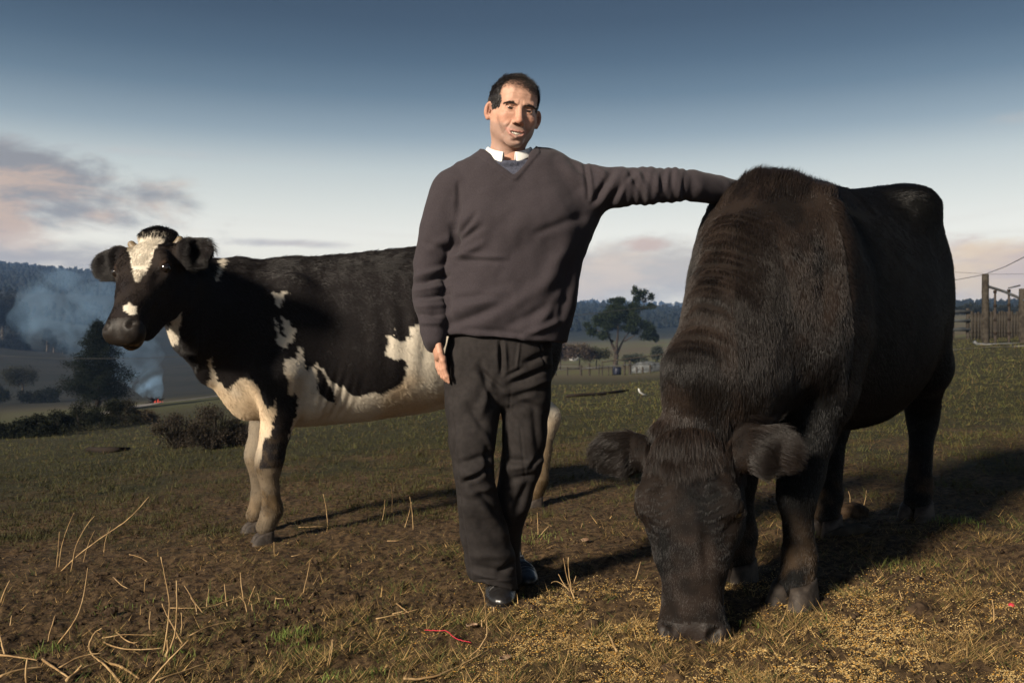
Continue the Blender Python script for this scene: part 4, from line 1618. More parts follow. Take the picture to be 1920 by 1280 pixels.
    finger(tb, [(.25, -.45, -1), (.35, -.1, -1), (.3, .1, -1)], [.030, .028, .022], .012, .0085)
    HV2, HF2 = bv.mesh()
    bv = core
    # the other hand lies over the far side of the cow's neck
    h1 = wrR
    pal2 = W(1422, 374, 3.36)
    bv.seg(h1, pal2, (.028, .022), (.042, .016), up=(0, 0, 1), k=.012)
    for i, o_ in enumerate((-.030, -.010, .011, .029)):
        b0 = pal2 + np.array([.0, o_, 0.0])
        finger(b0, [(1, .2, -.25), (.8, .2, -.7), (.5, .2, -1)], [.040, .028, .02], .0098, .0068)
    finger(pal2 - np.array([.03, .035, .0]), [(.6, -.5, -.3), (.8, -.1, -.5), (.8, .1, -.6)], [.03, .028, .02], .012, .0085)
    BV, BF = bv.mesh()
    BV = relax(BV, BF, 1, .3)
    BF = np.concatenate([BF, HF2 + len(BV)])
    BV = np.concatenate([BV, HV2])
    bc = np.tile(np.array([.46, .25, .17]), (len(BV), 1)) * (.9 + .2 * fbm(BV, 60, 2))[:, None]
    put('body', np.concatenate([HV, BV]), np.concatenate([HF, BF + len(HV)]), M['skin'], np.concatenate([HC, bc]))

    # ---------------- eyes, teeth, hair
    for s in (-1, 1):
        ev = Vol((-.018,) * 3, (.018,) * 3, .0007)
        ev.el((0, 0, 0), (.0152,) * 3, None, 0)
        a, f = ev.mesh()
        lk = unit(np.array([-syw * .4, 1.0, .04]))
        isir = (a @ lk) > .0131
        fi = isir[f].all(1)
        me = mesh_np('eye', (a + [s * .0315, .0668, -.0005]) @ RH + he + off, f, matidx=fi.astype(int))
        link('eye', me, [M['sclera'], M['iris']], root)
    tv = Vol((-.036, .05, -.095), (.036, .098, -.06), .0009)
    for i in range(-4, 5):
        xx = i * .0060
        w_ = .0042 if abs(i) <= 1 else .0038
        yy = .0862 - abs(xx) ** 2 * 11
        tv.seg((xx, yy, -.0735 + abs(i) * .0006), (xx, yy, -.0815 + abs(i) * .0009), (w_ * .70, .0024), (w_ * .66, .0020), up=(0, 1, 0), k=0, n=4)
    a, f = tv.mesh()
    link('teeth', mesh_np('teeth', a @ RH + he + off, f), M['teeth'], root)

    hvv = Vol((-.11, -.14, -.12), (.11, .14, .16), .0028)
    hvv.el((-.005, -.020, .036), (.0850, .098, .0885), None, 0)
    hvv.el((-.005, -.035, -.02), (.083, .075, .075), None, .02)
    # hairline: cut the face free, keep sideburns in front of the ears
    hvv.el((0, .110, -.018), (.0655, .076, .0755), None, .004, sub=True)
    hvv.el((-.026, .110, .034), (.026, .044, .030), None, .008, sub=True)
    hvv.half((0, 0, -.028), (0, 0, -1), .01)
    for s in (-1, 1):
        hvv.rc((s * .100, .012, -.035), (s * .07, .062, -.060), .028, .040, .004, sub=True)
        hvv.el((s * .088, -.008, -.012), (.012, .020, .034), None, .004, sub=True)
        hvv.rc((s * .09, -.03, -.075), (s * .05, .02, -.11), .04, .04, .01, sub=True)
    a, f = hvv.mesh()
    N = vnormals(a, f)
    a = a + N * ((fbm(a * [1, .5, .5], 190, 3, .6, 3) - .5) * .007)[:, None]
    hc = np.tile([.010, .0075, .007], (len(a), 1))
    put('hair', a @ RH + he, f, M['hair'], hc)
    n = 20000
    P, Nn = scatter(a, f, n, lambda Cc, Q: ((Cc * [1, 1, 1] - [0, -.02, .03]) * Q).sum(1) > .03)
    fw = np.tile([.45, .9, -.1], (n, 1))
    fw[P[:, 2] < .04] = (0, -.2, -1)
    cl = np.stack([vnoise(P, 90, 40 + i) for i in range(3)], 1) - .5
    d0 = unit(Nn * .45 + fw * .6 + rng.normal(0, .12, (n, 3)) + cl)
    d1 = unit(fw + Nn * .12 + rng.normal(0, .16, (n, 3)) + cl * 1.3)
    Ls = (.005 + .013 * smoothstep(.03, .10, P[:, 2])) * rng.uniform(.5, 1.1, n)
    o = strands('hair_strand_layer', P @ RH + he + off, d0 @ RH, d1 @ RH, Ls, np.full(n, .00032), np.tile([.012, .009, .008], (n, 1)) * rng.uniform(.5, 2.2, (n, 1)), M['hair'], root, 4, .3)
    o['kind'] = 'stuff'
    # soft front hairline growing out of the scalp itself
    n = 7000
    edge = lambda C_: smoothstep(.060, .084, C_[:, 2] + .25 * C_[:, 0] * (C_[:, 0] > 0) + .006 * (vnoise(C_, 120, 3) - .5)) + .8 * smoothstep(.058, .068, np.abs(C_[:, 0] + .003)) * smoothstep(.025, .05, C_[:, 2])
    P, Nn = scatter(V, F, n, lambda C_, Q: edge(C_) * (C_[:, 1] > -.01) * (C_[:, 1] < .11) * (C_[:, 2] > .02))
    fw = np.tile([.5, .7, -.5], (n, 1))
    d0 = unit(Nn * .5 + fw * .5 + rng.normal(0, .15, (n, 3)))
    d1 = unit(fw + Nn * .1 + rng.normal(0, .2, (n, 3)))
    o = strands('fringe', P @ RH + he + off, d0 @ RH, d1 @ RH, rng.uniform(.004, .011, n), np.full(n, .00030), np.tile([.012, .009, .008], (n, 1)) * rng.uniform(.5, 1.8, (n, 1)), M['hair'], root, 3, .4)
    o['kind'] = 'stuff'
    # eyebrows
    for s in (-1, 1):
        n = 560
        t = rng.random(n)
        x = s * (.009 + .044 * t)
        z = .0150 + .0040 * np.sin(t * 2.4) - .007 * t ** 3 + rng.normal(0, .0021, n) * (1.15 - .6 * t)
        y = .0950 - 6.0 * np.maximum(np.abs(x) - .008, 0) ** 2 - .0045
        P = np.c_[x, y, z]
        d = np.c_[s * np.full(n, 1.0), -.25 * np.ones(n), .35 - .6 * t] + rng.normal(0, .2, (n, 3))
        o = strands('eyebrow', P @ RH + he + off, unit(d) @ RH, unit(d + [0, -.2, -.2]) @ RH, np.full(n, .0075), np.full(n, .00019), np.tile([.022, .015, .012], (n, 1)), M['hair'], root, 3, .4)
        o['kind'] = 'stuff'

    # ---------------- sweater
    sv = Vol(W(758, 660, 3.0) - [0, .26, 0], W(1440, 268, 3.1) + [0, .34, .03], .0045)

    def torso(vol, g=0.0):
        rows = [(318, 962, 66, .075), (335, 957, 100, .100), (362, 962, 122, .118), (400, 974, 128, .130), (450, 972, 120, .134), (500, 961, 119, .134), (550, 952, 119, .134), (595, 945, 119, .134), (628, 942, 119, .132)]
        for (y0, c0, w0, d0_), (y1, c1, w1, d1_) in zip(rows[:-1], rows[1:]):
            vol.seg(W(c0, y0, 3.13), W(c1, y1, 3.13), (w0 * .00183 + g, d0_ + g), (w1 * .00183 + g, d1_ + g), up=(0, 1, 0), k=.035, n=2.35)
        # trapezius slopes
        vol.rc(W(915, 308, 3.15), W(858, 350, 3.14), .044 + g, .060 + g, .03)
        vol.rc(W(1003, 302, 3.15), W(1056, 333, 3.14), .044 + g, .062 + g, .03)
        # chest
        vol.el(W(915, 415, 3.03), (.085, .05, .07), None, .05)
        vol.el(W(1010, 415, 3.03), (.095, .05, .07), None, .07)
    torso(sv)
    sv.half(W(940, 634, 3.13), (-.075, 0, -1), .004)
    # rounded hem band
    hz = [(math.cos(t) * .213, -math.sin(t) * .130) for t in np.linspace(0, 2 * math.pi, 37)]
    hb = W(941, 629, 3.13)
    hp_ = [(hb[0] + a_, hb[1] + b_, hb[2] + a_ * -.075) for a_, b_ in hz]
    sv.chain(hp_, [.0095] * 37, .008)
    # arms
    sl = [W(853, 362, 3.12), W(828, 430, 3.11), W(806, 500, 3.11), W(804, 545, 3.09), W(811, 600, 3.05), W(815, 636, 3.04)]
    sv.chain(sl[:2], [.078, .072], .02)
    sv.chain(sl[1:], [.072, .060, .058, .046, .038], .004)
    sr_ = [W(1050, 338, 3.12), W(1110, 350, 3.10), W(1160, 350, 3.08), W(1215, 348, 3.07), W(1262, 348, 3.08), W(1296, 347, 3.10)]
    sv.chain(sr_, [.082, .074, .064, .059, .054, .049], .02)
    sv.rc(W(1096, 385, 3.14), W(1072, 425, 3.14), .045, .06, .08)
    sv.chain([W(1299, 348, 3.10), W(1345, 355, 3.16), W(1400, 368, 3.32)], [.055, .049, .040], .006)
    # cuffs
    sv.rc(W(815, 632, 3.06), W(816, 643, 3.055), .034, .033, .006)
    # V neck opening
    vtip = W(963, 327, 3.02)
    vl, vr = W(908, 286, 3.10), W(1002, 281, 3.10)

    def vcut(X, Y, Z):
        # inside where below-left/right lines open upward
        xl = vtip[0] + (vl[0] - vtip[0]) * (Z - vtip[2]) / (vl[2] - vtip[2])
        xr = vtip[0] + (vr[0] - vtip[0]) * (Z - vtip[2]) / (vr[2] - vtip[2])
        bow = .012 * np.sin(np.clip((Z - vtip[2]) / .075, 0, 1) * np.pi)
        d = np.maximum(np.maximum(xl - bow - X, X - xr - bow), vtip[2] - Z)
        return np.broadcast_to(np.maximum(d, Y - 3.30), np.broadcast_shapes(X.shape, Y.shape, Z.shape)).astype(f4)
    sv.op(vcut, vtip + [-.13, -.3, -.03], vtip + [.13, .35, .16], .004, sub=True)
    # open the ends: sleeve mouth
    sv.half(W(815, 648, 3.06), (.02, 0, -1), .0) if False else None
    a, f = sv.mesh()
    a = relax(a, f, 1, .3)
    N = vnormals(a, f)
    # neck trim
    px = 960 + a[:, 0] / a[:, 1] * FPX
    py = HOR - (a[:, 2] - CAM_H) / a[:, 1] * FPX
    tr = np.zeros(len(a))
    for (x1, y1), (x2, y2) in (((908, 288), (963, 327)), ((963, 327), (1002, 283))):
        ab = np.array([x2 - x1, y2 - y1], float)
        t = np.clip(((px - x1) * ab[0] + (py - y1) * ab[1]) / (ab @ ab), 0, 1)
        d = np.hypot(px - x1 - t * ab[0], py - y1 - t * ab[1])
        tr = np.maximum(tr, smoothstep(11, 9, d) * (N[:, 1] < 0))
    seg = [  # torso
        (838, 470, 900, 425, -.007, 7), (845, 490, 905, 455, .006, 8), (850, 425, 858, 480, -.010, 8),
        (850, 455, 892, 400, -.006, 6), (835, 520, 845, 600, -.006, 7),
        (845, 478, 950, 482, .0035, 5), (850, 488, 945, 492, -.0025, 5),
        (830, 590, 960, 545, .006, 12), (836, 612, 930, 578, -.006, 9), (900, 610, 1040, 520, .005, 14), (930, 622, 1060, 560, -.004, 10),
        (850, 560, 940, 555, -.005, 8), (1075, 430, 1010, 560, .005, 14), (1095, 440, 1040, 580, -.005, 12), (1060, 540, 1000, 620, .005, 10),
        (1075, 500, 1050, 610, -.006, 8), (1055, 600, 985, 628, .006, 7), (870, 615, 1000, 628, -.003, 6), (990, 400, 900, 520, .004, 20), (1090, 405, 1000, 440, -.004, 9),
        (860, 345, 856, 430, -.006, 5), (1097, 300, 1104, 372, -.007, 4.5), (1102, 300, 1112, 372, .004, 5),
        # bent sleeve
        (775, 520, 840, 500, .006, 6), (777, 532, 842, 516, -.007, 5), (776, 545, 840, 535, .006, 6), (778, 560, 838, 552, -.007, 5), (780, 575, 838, 572, .005, 6),
        (783, 590, 832, 590, -.006, 5), (788, 605, 830, 606, .004, 5), (800, 470, 850, 440, .004, 10), (795, 455, 845, 470, -.004, 8),
        # stretched sleeve
        (1112, 380, 1150, 318, -.008, 6), (1125, 382, 1165, 322, .006, 7), (1142, 380, 1190, 318, -.009, 6), (1160, 378, 1178, 320, .007, 6),
        (1178, 312, 1210, 380, -.010, 5), (1190, 312, 1222, 378, .009, 5.5), (1200, 316, 1240, 372, -.006, 4.5), (1170, 345, 1200, 325, .006, 6),
        (1228, 322, 1236, 372, .005, 5), (1238, 320, 1246, 370, -.005, 4), (1250, 322, 1254, 372, .005, 4.5), (1261, 323, 1263, 372, -.006, 4), (1273, 324, 1272, 370, .005, 4.5),
        (1283, 324, 1280, 368, -.006, 3.5), (1110, 305, 1140, 330, .005, 6), (1050, 300, 1085, 340, .004, 10), (1070, 300, 1100, 330, -.004, 6),
        (1310, 330, 1350, 372, -.003, 6), (1330, 326, 1360, 350, .003, 6)]
    vz = smoothstep(16, 30, np.hypot((px - 955) * .55, (py - 300)))
    dsp = folds(a, N, seg) * vz + tr * .0030
    dsp += (fbm(a, 9, 3, .5, 3) - .5) * .014
    # wrinkles ring the stretched sleeve all round
    arm = smoothstep(1150, 1200, px) * smoothstep(1296, 1285, px)
    dsp += arm * .0022 * np.sin(px * .36 + 9 * vnoise(a, 9, 2))
    a2 = a + N * (dsp * (1.75 - .95 * smoothstep(1120, 1180, px)))[:, None]
    put('sweater', a2, f, M['sweater'])

    # grey jumper under it, shirt collar
    uv = Vol(W(880, 345, 3.0) - [0, .2, 0], W(1030, 262, 3.1) + [0, .2, .02], .003)
    torso(uv, -.010)
    nc = W(957, 297, 3.12)
    ring = [(nc[0] + .0005 + math.cos(t) * .090, nc[1] - math.sin(t) * .088, nc[2] - .004 - .030 * math.sin(t)) for t in np.linspace(0, 2 * math.pi, 33)]
    uv.chain(ring, [.0095] * 33, .006)
    uv.rc(nc + [0, .01, -.07], nc + [0, .02, -.09], .095, .10, .02)
    uv.rc(nc + [0, .0, -.02], nc + [0, -.01, .09], .081, .081, .004, sub=True)
    uv.half(W(957, 338, 3.1), (0, 0, -1), .0)
    uv.half(W(957, 300, 3.03), (0, -.36, 1), .003)
    a, f = uv.mesh()
    N = vnormals(a, f)
    ang = np.arctan2(a[:, 0] - nc[0], -(a[:, 1] - nc[1]))
    a = a + N * (.0008 * np.sin(ang * 90) * smoothstep(-.03, -.005, a[:, 2] - nc[2]))[:, None]
    put('undersweater', a, f, M['sweater2'])
    # collar: a folded band open at the throat
    nkx, nky = W(955, 283, 3.115)[0], 3.115
    na = 57
    rows = []
    gap = .26
    th = np.linspace(gap, 2 * math.pi - gap, na)
    fr = np.cos(th)                       # 1 at the throat
    point = np.exp(-((np.abs(th - math.pi) - (math.pi - gap)) / .34) ** 2)
    prof = [(.066, -.036, 0), (.068, -.015, 0), (.071, -.003, 0), (.074, .001, 0), (.078, -.002, 0), (.082, -.012, .3), (.0865, -.024, .7), (.089, -.034, 1)]
    for r_, z_, tp in prof:
        zf = 1.566 - .034 * np.maximum(fr, 0) ** 1.2 + .004 * np.maximum(-fr, 0)
        zz = zf + z_ * (1 - .25 * np.maximum(fr, 0)) - .012 * point * tp
        rr_ = r_ + .003 * point * tp
        rows.append(np.c_[nkx + np.sin(th) * rr_ * .98, nky - np.cos(th) * rr_ * 1.0, zz])
    prof = np.array(prof)
    Vc = np.concatenate(rows)
    i, j = np.meshgrid(np.arange(len(prof) - 1), np.arange(na - 1), indexing='ij')
    b0 = (i * na + j).ravel()
    Fc = np.c_[b0, b0 + 1, b0 + na + 1, b0 + na]
    o = put('shirt_collar', Vc, Fc, M['shirt'])
    md = o.modifiers.new('thick', 'SOLIDIFY')
    md.thickness = .0022
    md = o.modifiers.new('sub', 'SUBSURF')
    md.levels = md.render_levels = 1

    # ---------------- trousers
    tv = Vol(W(800, 1120, 3.1) - [0, .2, 0], W(1060, 600, 3.1) + [0, .30, .0], .0045)
    tv.seg(W(938, 615, 3.13), W(934, 665, 3.13), (.172, .112), (.176, .118), up=(0, 1, 0), k=.02, n=2.3)
    tv.seg(W(934, 665, 3.13), W(933, 705, 3.13), (.176, .118), (.170, .115), up=(0, 1, 0), k=.02, n=2.3)

    def leg(rows, n=2.3):
        for (x0, y0, w0, d0_, q0), (x1, y1, w1, d1_, q1) in zip(rows[:-1], rows[1:]):
            tv.seg(W(x0, y0, q0), W(x1, y1, q1), (w0 * .00183, d0_), (w1 * .00183, d1_), up=(0, 1, 0), k=.012, n=n)
    leg([(884, 690, 52, .100, 3.12), (886, 760, 50, .095, 3.10), (886, 820, 43, .085, 3.07), (889, 880, 37, .075, 3.06), (897, 940, 37, .072, 3.09),
         (908, 1000, 44, .074, 3.13), (920, 1050, 47, .078, 3.16), (929, 1097, 43.5, .080, 3.17)])
    leg([(985, 690, 50, .100, 3.13), (985, 750, 46, .095, 3.14), (984, 810, 41, .085, 3.14), (978, 870, 38, .076, 3.14), (964, 930, 34, .070, 3.18),
         (950, 990, 30, .066, 3.26), (945, 1040, 29, .064, 3.31), (952, 1078, 29, .064, 3.33)])
    tv.half(W(930, 1098, 3.12), (-.22, -.25, -1), .0)
    a, f = tv.mesh()
    a = relax(a, f, 1, .3)
    N = vnormals(a, f)
    seg = [(900, 680, 925, 760, -.006, 6), (925, 700, 900, 780, .005, 8), (938, 640, 940, 700, -.009, 4.0), (946, 640, 950, 695, .004, 4), (975, 642, 968, 690, .003, 2.5), (980, 690, 950, 705, -.004, 4),
           (955, 720, 1030, 690, -.008, 6), (960, 735, 1030, 712, .006, 7), (955, 745, 1020, 770, -.005, 8), (945, 760, 1000, 740, .005, 8), (1030, 660, 985, 680, -.006, 6), (905, 700, 850, 780, .004, 14),
           (895, 690, 940, 730, -.008, 6), (880, 760, 925, 830, -.005, 8), (905, 800, 930, 850, .005, 8),
           (858, 870, 925, 850, -.005, 7), (862, 890, 915, 885, .007, 8), (870, 905, 935, 870, -.008, 6), (880, 925, 935, 910, .005, 8), (865, 905, 960, 1010, .004, 9), (880, 905, 965, 990, -.004, 7),
           (915, 840, 920, 895, -.008, 6), (945, 860, 1010, 870, -.006, 7), (950, 880, 1020, 862, .007, 8), (995, 875, 1015, 850, -.008, 5), (955, 900, 1005, 890, -.005, 7), (990, 900, 965, 960, -.006, 8),
           (950, 910, 960, 1000, .005, 9), (880, 1060, 960, 1075, -.005, 8), (875, 1040, 965, 1040, .005, 10), (935, 1075, 968, 1050, -.007, 7), (890, 1075, 960, 1088, .004, 5),
           (885, 960, 955, 1040, -.003, 12), (842, 660, 846, 760, -.003, 2.5), (846, 760, 858, 900, -.003, 2.5), (858, 900, 885, 1095, -.003, 2.5), (1012, 645, 1028, 700, -.003, 2.2), (850, 642, 838, 690, -.003, 2.2), (880, 1088, 972, 1080, -.002, 2), (975, 800, 985, 900, -.002, 2), (958, 720, 948, 900, -.002, 2), (1000, 760, 1010, 850, -.004, 8), (950, 780, 945, 860, .004, 8)]
    dsp = folds(a, N, seg) * 1.7 + (fbm(a, 11, 3, .5, 13) - .5) * .014
    # hem turn-up line
    a = a + N * dsp[:, None]
    put('trousers', a, f, M['trousers'])

    # ---------------- shoes
    def shoe(toe, heel, name='shoe'):
        toe, heel = np.array(toe), np.array(heel)
        d = unit((toe - heel) * [1, 1, 0])
        sd = np.array([-d[1], d[0], 0])
        L = np.linalg.norm((toe - heel)[:2])
        sv_ = Vol((-.05, -.08, -.02), (L + .05, .08, .16), .003)
        sv_.el((L - .070, 0, .030), (.078, .050, .034), None, 0)
        sv_.el((L - .12, .003, .040), (.085, .047, .045), None, .02)
        sv_.rc((.04, 0, .045), (.10, 0, .055), .036, .036, .03)
        sv_.rc((.045, 0, .05), (.05, 0, .12), .038, .040, .03)
        sv_.half((0, 0, .014), (0, 0, -1), .002)
        for xx in (L - .112, L - .128, L - .144, L - .160):                                       # lacing
            zt = .074 + (L - .11 - xx) * .42
            sv_.rc((xx, -.022, zt), (xx - .003, .022, zt), .0030, .0030, .001)
        for sg in (-1, 1):
            sv_.rc((L - .100, sg * .020, .066), (L - .165, sg * .026, .092), .0035, .0035, .002)
        sv_.rc((L - .075, -.045, .034), (L - .085, .0, .068), .0016, .0016, .004, sub=True)
        sv_.rc((L - .085, .0, .068), (L - .075, .045, .034), .0016, .0016, .004, sub=True)
        v1, f1 = sv_.mesh()
        v1 = v1 + vnormals(v1, f1) * ((fbm(v1, 40, 3, .6, 5) - .5) * .004)[:, None]
        cr1 = .0032 * np.sin(v1[:, 0] * 330) * np.exp(-((v1[:, 0] - (L - .085)) / .03) ** 2)
        v1 = v1 + vnormals(v1, f1) * cr1[:, None]
        so = Vol((-.05, -.08, -.02), (L + .05, .08, .05), .003)
        so.el((L - .075, 0, .008), (.084, .054, .05), None, 0)
        so.rc((.035, 0, .008), (L - .10, 0, .008), .040, .046, .02)
        so.half((0, 0, .018), (0, 0, 1), .002)
        so.half((0, 0, -.004), (0, 0, -1), .002)
        v2, f2 = so.mesh()
        Mx = np.stack([d, sd, [0, 0, 1]])
        zb = gz((toe[0] + heel[0]) / 2, (toe[1] + heel[1]) / 2) - .004
        o_ = np.array([heel[0], heel[1], zb])
        s_ob = put('shoe', v1 @ Mx + o_, f1, M['leather'])
        link('sole', mesh_np('sole', v2 @ Mx + o_ + off, f2), M['sole'], s_ob)
    t1 = on_ground(943, 1141)
    shoe(t1, t1 + [-.030, .285, 0])
    t2 = on_ground(994, 1098)
    shoe(t2, t2 + [-.085, .26, 0])
    return root


man = build_man()
print('t man', time.time() - T0)

# ------------------------------------------------------------------ trees, shrubs, fences, far things
def tube(pts, rad, n=8, cap=True):
    pts = np.asarray(pts, float)
    rad = np.asarray(rad, float)
    t = np.gradient(pts, axis=0)
    t = unit(t)
    up = np.array([0, 0, 1.0]) if abs(t[0][2]) < .9 else np.array([1.0, 0, 0])
    s = unit(np.cross(t[0], up))
    V = []
    an = np.linspace(0, 2 * np.pi, n, endpoint=False)
    for i in range(len(pts)):
        s = unit(s - t[i] * (s @ t[i]))
        u = np.cross(t[i], s)
        V.append(pts[i] + rad[i] * (np.cos(an)[:, None] * s + np.sin(an)[:, None] * u))
    V = np.concatenate(V)
    F = []
    for i in range(len(pts) - 1):
        for k in range(n):
            F.append((i * n + k, i * n + (k + 1) % n, (i + 1) * n + (k + 1) % n, (i + 1) * n + k))
    F = np.array(F)
    if cap:
        c0, c1 = len(V), len(V) + 1
        V = np.concatenate([V, [pts[0]], [pts[-1]]])
        T = [(c0, (k + 1) % n, k, k) for k in range(n)]
        m = (len(pts) - 1) * n
        T += [(c1, m + k, m + (k + 1) % n, m + (k + 1) % n) for k in range(n)]
        return V, F, np.array([t_[:3] for t_ in T])
    return V, F, np.zeros((0, 3), int)


class Parts:
    def __init__(s):
        s.V, s.Q, s.T, s.n = [], [], [], 0

    def add(s, V, Q=None, T=None):
        s.V.append(V)
        if Q is not None and len(Q):
            s.Q.append(np.asarray(Q) + s.n)
        if T is not None and len(T):
            s.T.append(np.asarray(T) + s.n)
        s.n += len(V)
        return s

    def tube(s, pts, rad, n=8):
        return s.add(*tube(pts, rad, n))

    def box(s, lo, hi, R_=None, o=(0, 0, 0)):
        lo, hi = np.array(lo, float), np.array(hi, float)
        V = np.array([[(lo, hi)[i][0], (lo, hi)[j][1], (lo, hi)[k][2]] for i in (0, 1) for j in (0, 1) for k in (0, 1)])
        if R_ is not None:
            V = V @ R_
        V = V + o
        Q = [(0, 1, 3, 2), (4, 6, 7, 5), (0, 4, 5, 1), (2, 3, 7, 6), (0, 2, 6, 4), (1, 5, 7, 3)]
        return s.add(V, Q)

    def mesh(s, name, smooth=True, cols=None):
        fs = []
        if s.Q:
            fs.append(np.concatenate(s.Q))
        if s.T:
            fs.append(np.concatenate(s.T))
        return mesh_np(name, np.concatenate(s.V), fs, smooth, cols)


M['leaf'] = mat_principled('foliage', rough=0.8, spec=0.08, fn=lambda g: attr(g))
M['bark'] = mat_principled('bark', (0.08, 0.06, 0.045), 0.9, 0.1, fn=vary((0.055, 0.043, 0.033), 3, 0.5, (0.022, 0.017, 0.014)))
M['palebark'] = mat_principled('pale_bark', (0.2, 0.17, 0.13), 0.85, 0.1, fn=vary((0.13, 0.11, 0.09), 2, 0.5, (0.06, 0.048, 0.038)))
M['wood'] = mat_principled('weathered_timber', (0.16, 0.12, 0.085), 0.9, 0.1, fn=vary((0.052, 0.045, 0.036), 9, 0.5, (0.024, 0.020, 0.016)),
                           bump=(lambda g: g.noise(geo(g), 40, 5), .5, .01))
M['metal'] = mat_principled('galvanised_steel', (0.30, 0.32, 0.34), 0.5, 0.4, fn=vary((0.07, 0.075, 0.08), 6, 0.4, (0.035, 0.033, 0.03)))
M['greymetal'] = mat_principled('grey_sheet', (0.14, 0.145, 0.155), 0.6, 0.4, fn=vary((0.085, 0.092, 0.095), 2, 0.4, (0.04, 0.042, 0.044)))
M['white'] = mat_principled('white_paint', (0.45, 0.45, 0.44), 0.6, 0.3)
M['roof'] = mat_principled('grey_roof', (0.16, 0.15, 0.15), 0.7, 0.3)
M['stone'] = mat_principled('clod', (0.10, 0.07, 0.045), 0.95, 0.1, fn=vary((0.065, 0.043, 0.027), 25, 0.5, (0.025, 0.016, 0.010)),
                            bump=(lambda g: g.noise(geo(g), 60, 5), .7, .01))
M['straw'] = mat_principled('dry_stalk', (0.45, 0.30, 0.14), 0.6, 0.25, fn=vary((0.42, 0.285, 0.14), 22, 0.5, (0.22, 0.135, 0.06)))
M['twine'] = mat_principled('red_twine', (0.45, 0.03, 0.05), 0.7, 0.2)
M['plastic_blue'] = mat_principled('blue_plastic', (0.010, 0.013, 0.03), 0.5, 0.4)
M['dryleaf'] = mat_principled('dead_leaf', (0.28, 0.19, 0.12), 0.8, 0.2, fn=vary((0.33, 0.23, 0.15), 60, 0.5, (0.17, 0.10, 0.06)))
M['cable'] = mat_principled('cable', (0.03, 0.03, 0.03), 0.6, 0.3)
M['road'] = mat_principled('road', (0.16, 0.15, 0.14), 0.9, 0.2, fn=vary((0.20, 0.185, 0.165), 1.5, 0.4, (0.12, 0.11, 0.10)))
M['rust'] = mat_principled('rusty_steel', (0.03, 0.022, 0.016), 0.7, 0.3, fn=vary((0.040, 0.030, 0.023), 8, 0.4, (0.018, 0.013, 0.010)))
M['char'] = mat_principled('charred_wood', (0.02, 0.015, 0.012), 0.9, 0.1)


def leaves(clusters, n, size, c1, c2, jitter=0.35, hollow=0.35, drop=0.0, aspect=0.5):
    """leaf faces in ellipsoidal clumps. clusters: (centre, radii, weight)"""
    C = np.array([c[0] for c in clusters], float)
    Rr = np.array([c[1] for c in clusters], float)
    w = np.array([c[2] if len(c) > 2 else np.prod(c[1]) ** (2 / 3) for c in clusters], float)
    i = rng.choice(len(C), n, p=w / w.sum())
    d = unit(rng.normal(0, 1, (n, 3)))
    r = (hollow * .5 + (1 - hollow * .5) * rng.random(n) ** .55) * np.clip(1 + .22 * rng.normal(0, 1, n), .3, 1.7)
    lump = .72 + .56 * vnoise(C[i] * .7 + d * 2.1, 1.6, 3)
    P = C[i] + d * Rr[i] * (r * lump)[:, None]
    # small tufts
    P = P + rng.normal(0, 1, (n, 3)) * Rr[i] * .05
    a = unit(d + rng.normal(0, 1, (n, 3)) * .9)
    b = unit(np.cross(a, rng.normal(0, 1, (n, 3))))
    s = size * rng.uniform(.6, 1.4, n)
    A, B = a * s[:, None], b * (s * aspect)[:, None]
    V = np.stack([P - B, P + A * .5 - B * .2, P + A, P + A * .5 + B], 1).reshape(-1, 3)
    F = np.arange(n * 4).reshape(-1, 4)
    k = np.clip(fbm(P, .9 / max(size, .02) * .08, 2, .5, 5)[:, None] * 1.3 - .15 + rng.normal(0, .15, (n, 1)), 0, 1)
    c = np.array(c1) * (1 - k) + np.array(c2) * k
    c = c * rng.uniform(1 - jitter, 1 + jitter, (n, 1))
    return V, F, np.repeat(c, 4, axis=0)


def limb(p0, p1, r0, r1, wob, n=7, seg=6):
    t = np.linspace(0, 1, n)[:, None]
    L = np.linalg.norm(np.array(p1) - p0)
    P = np.array(p0) * (1 - t) + np.array(p1) * t
    off = np.cumsum(rng.normal(0, wob * L / n, (n, 3)), 0)
    off -= off[-1] * t
    P = P + off * np.sin(t * np.pi)
    return P, r0 + (r1 - r0) * t[:, 0] ** .8


def tree(name, label, cat, base, limbs, clusters, nleaf, size, c1, c2, bark='bark', group=None, **kw):
    o = empty(name, base)
    tag(o, label, cat, group)
    if limbs:
        pt = Parts()
        for p0, p1, r0, r1 in limbs:
            P, rr = limb(p0, p1, r0, r1, .10)
            pt.tube(P, rr, 7)
        link('trunk' if cat == 'tree' else 'stem', pt.mesh('trunk'), M[bark], o)
    V, F, C = leaves(clusters, nleaf, size, c1, c2, **kw)
    link('crown', mesh_np('crown', V, F, False, C), M['leaf'], o)
    return o


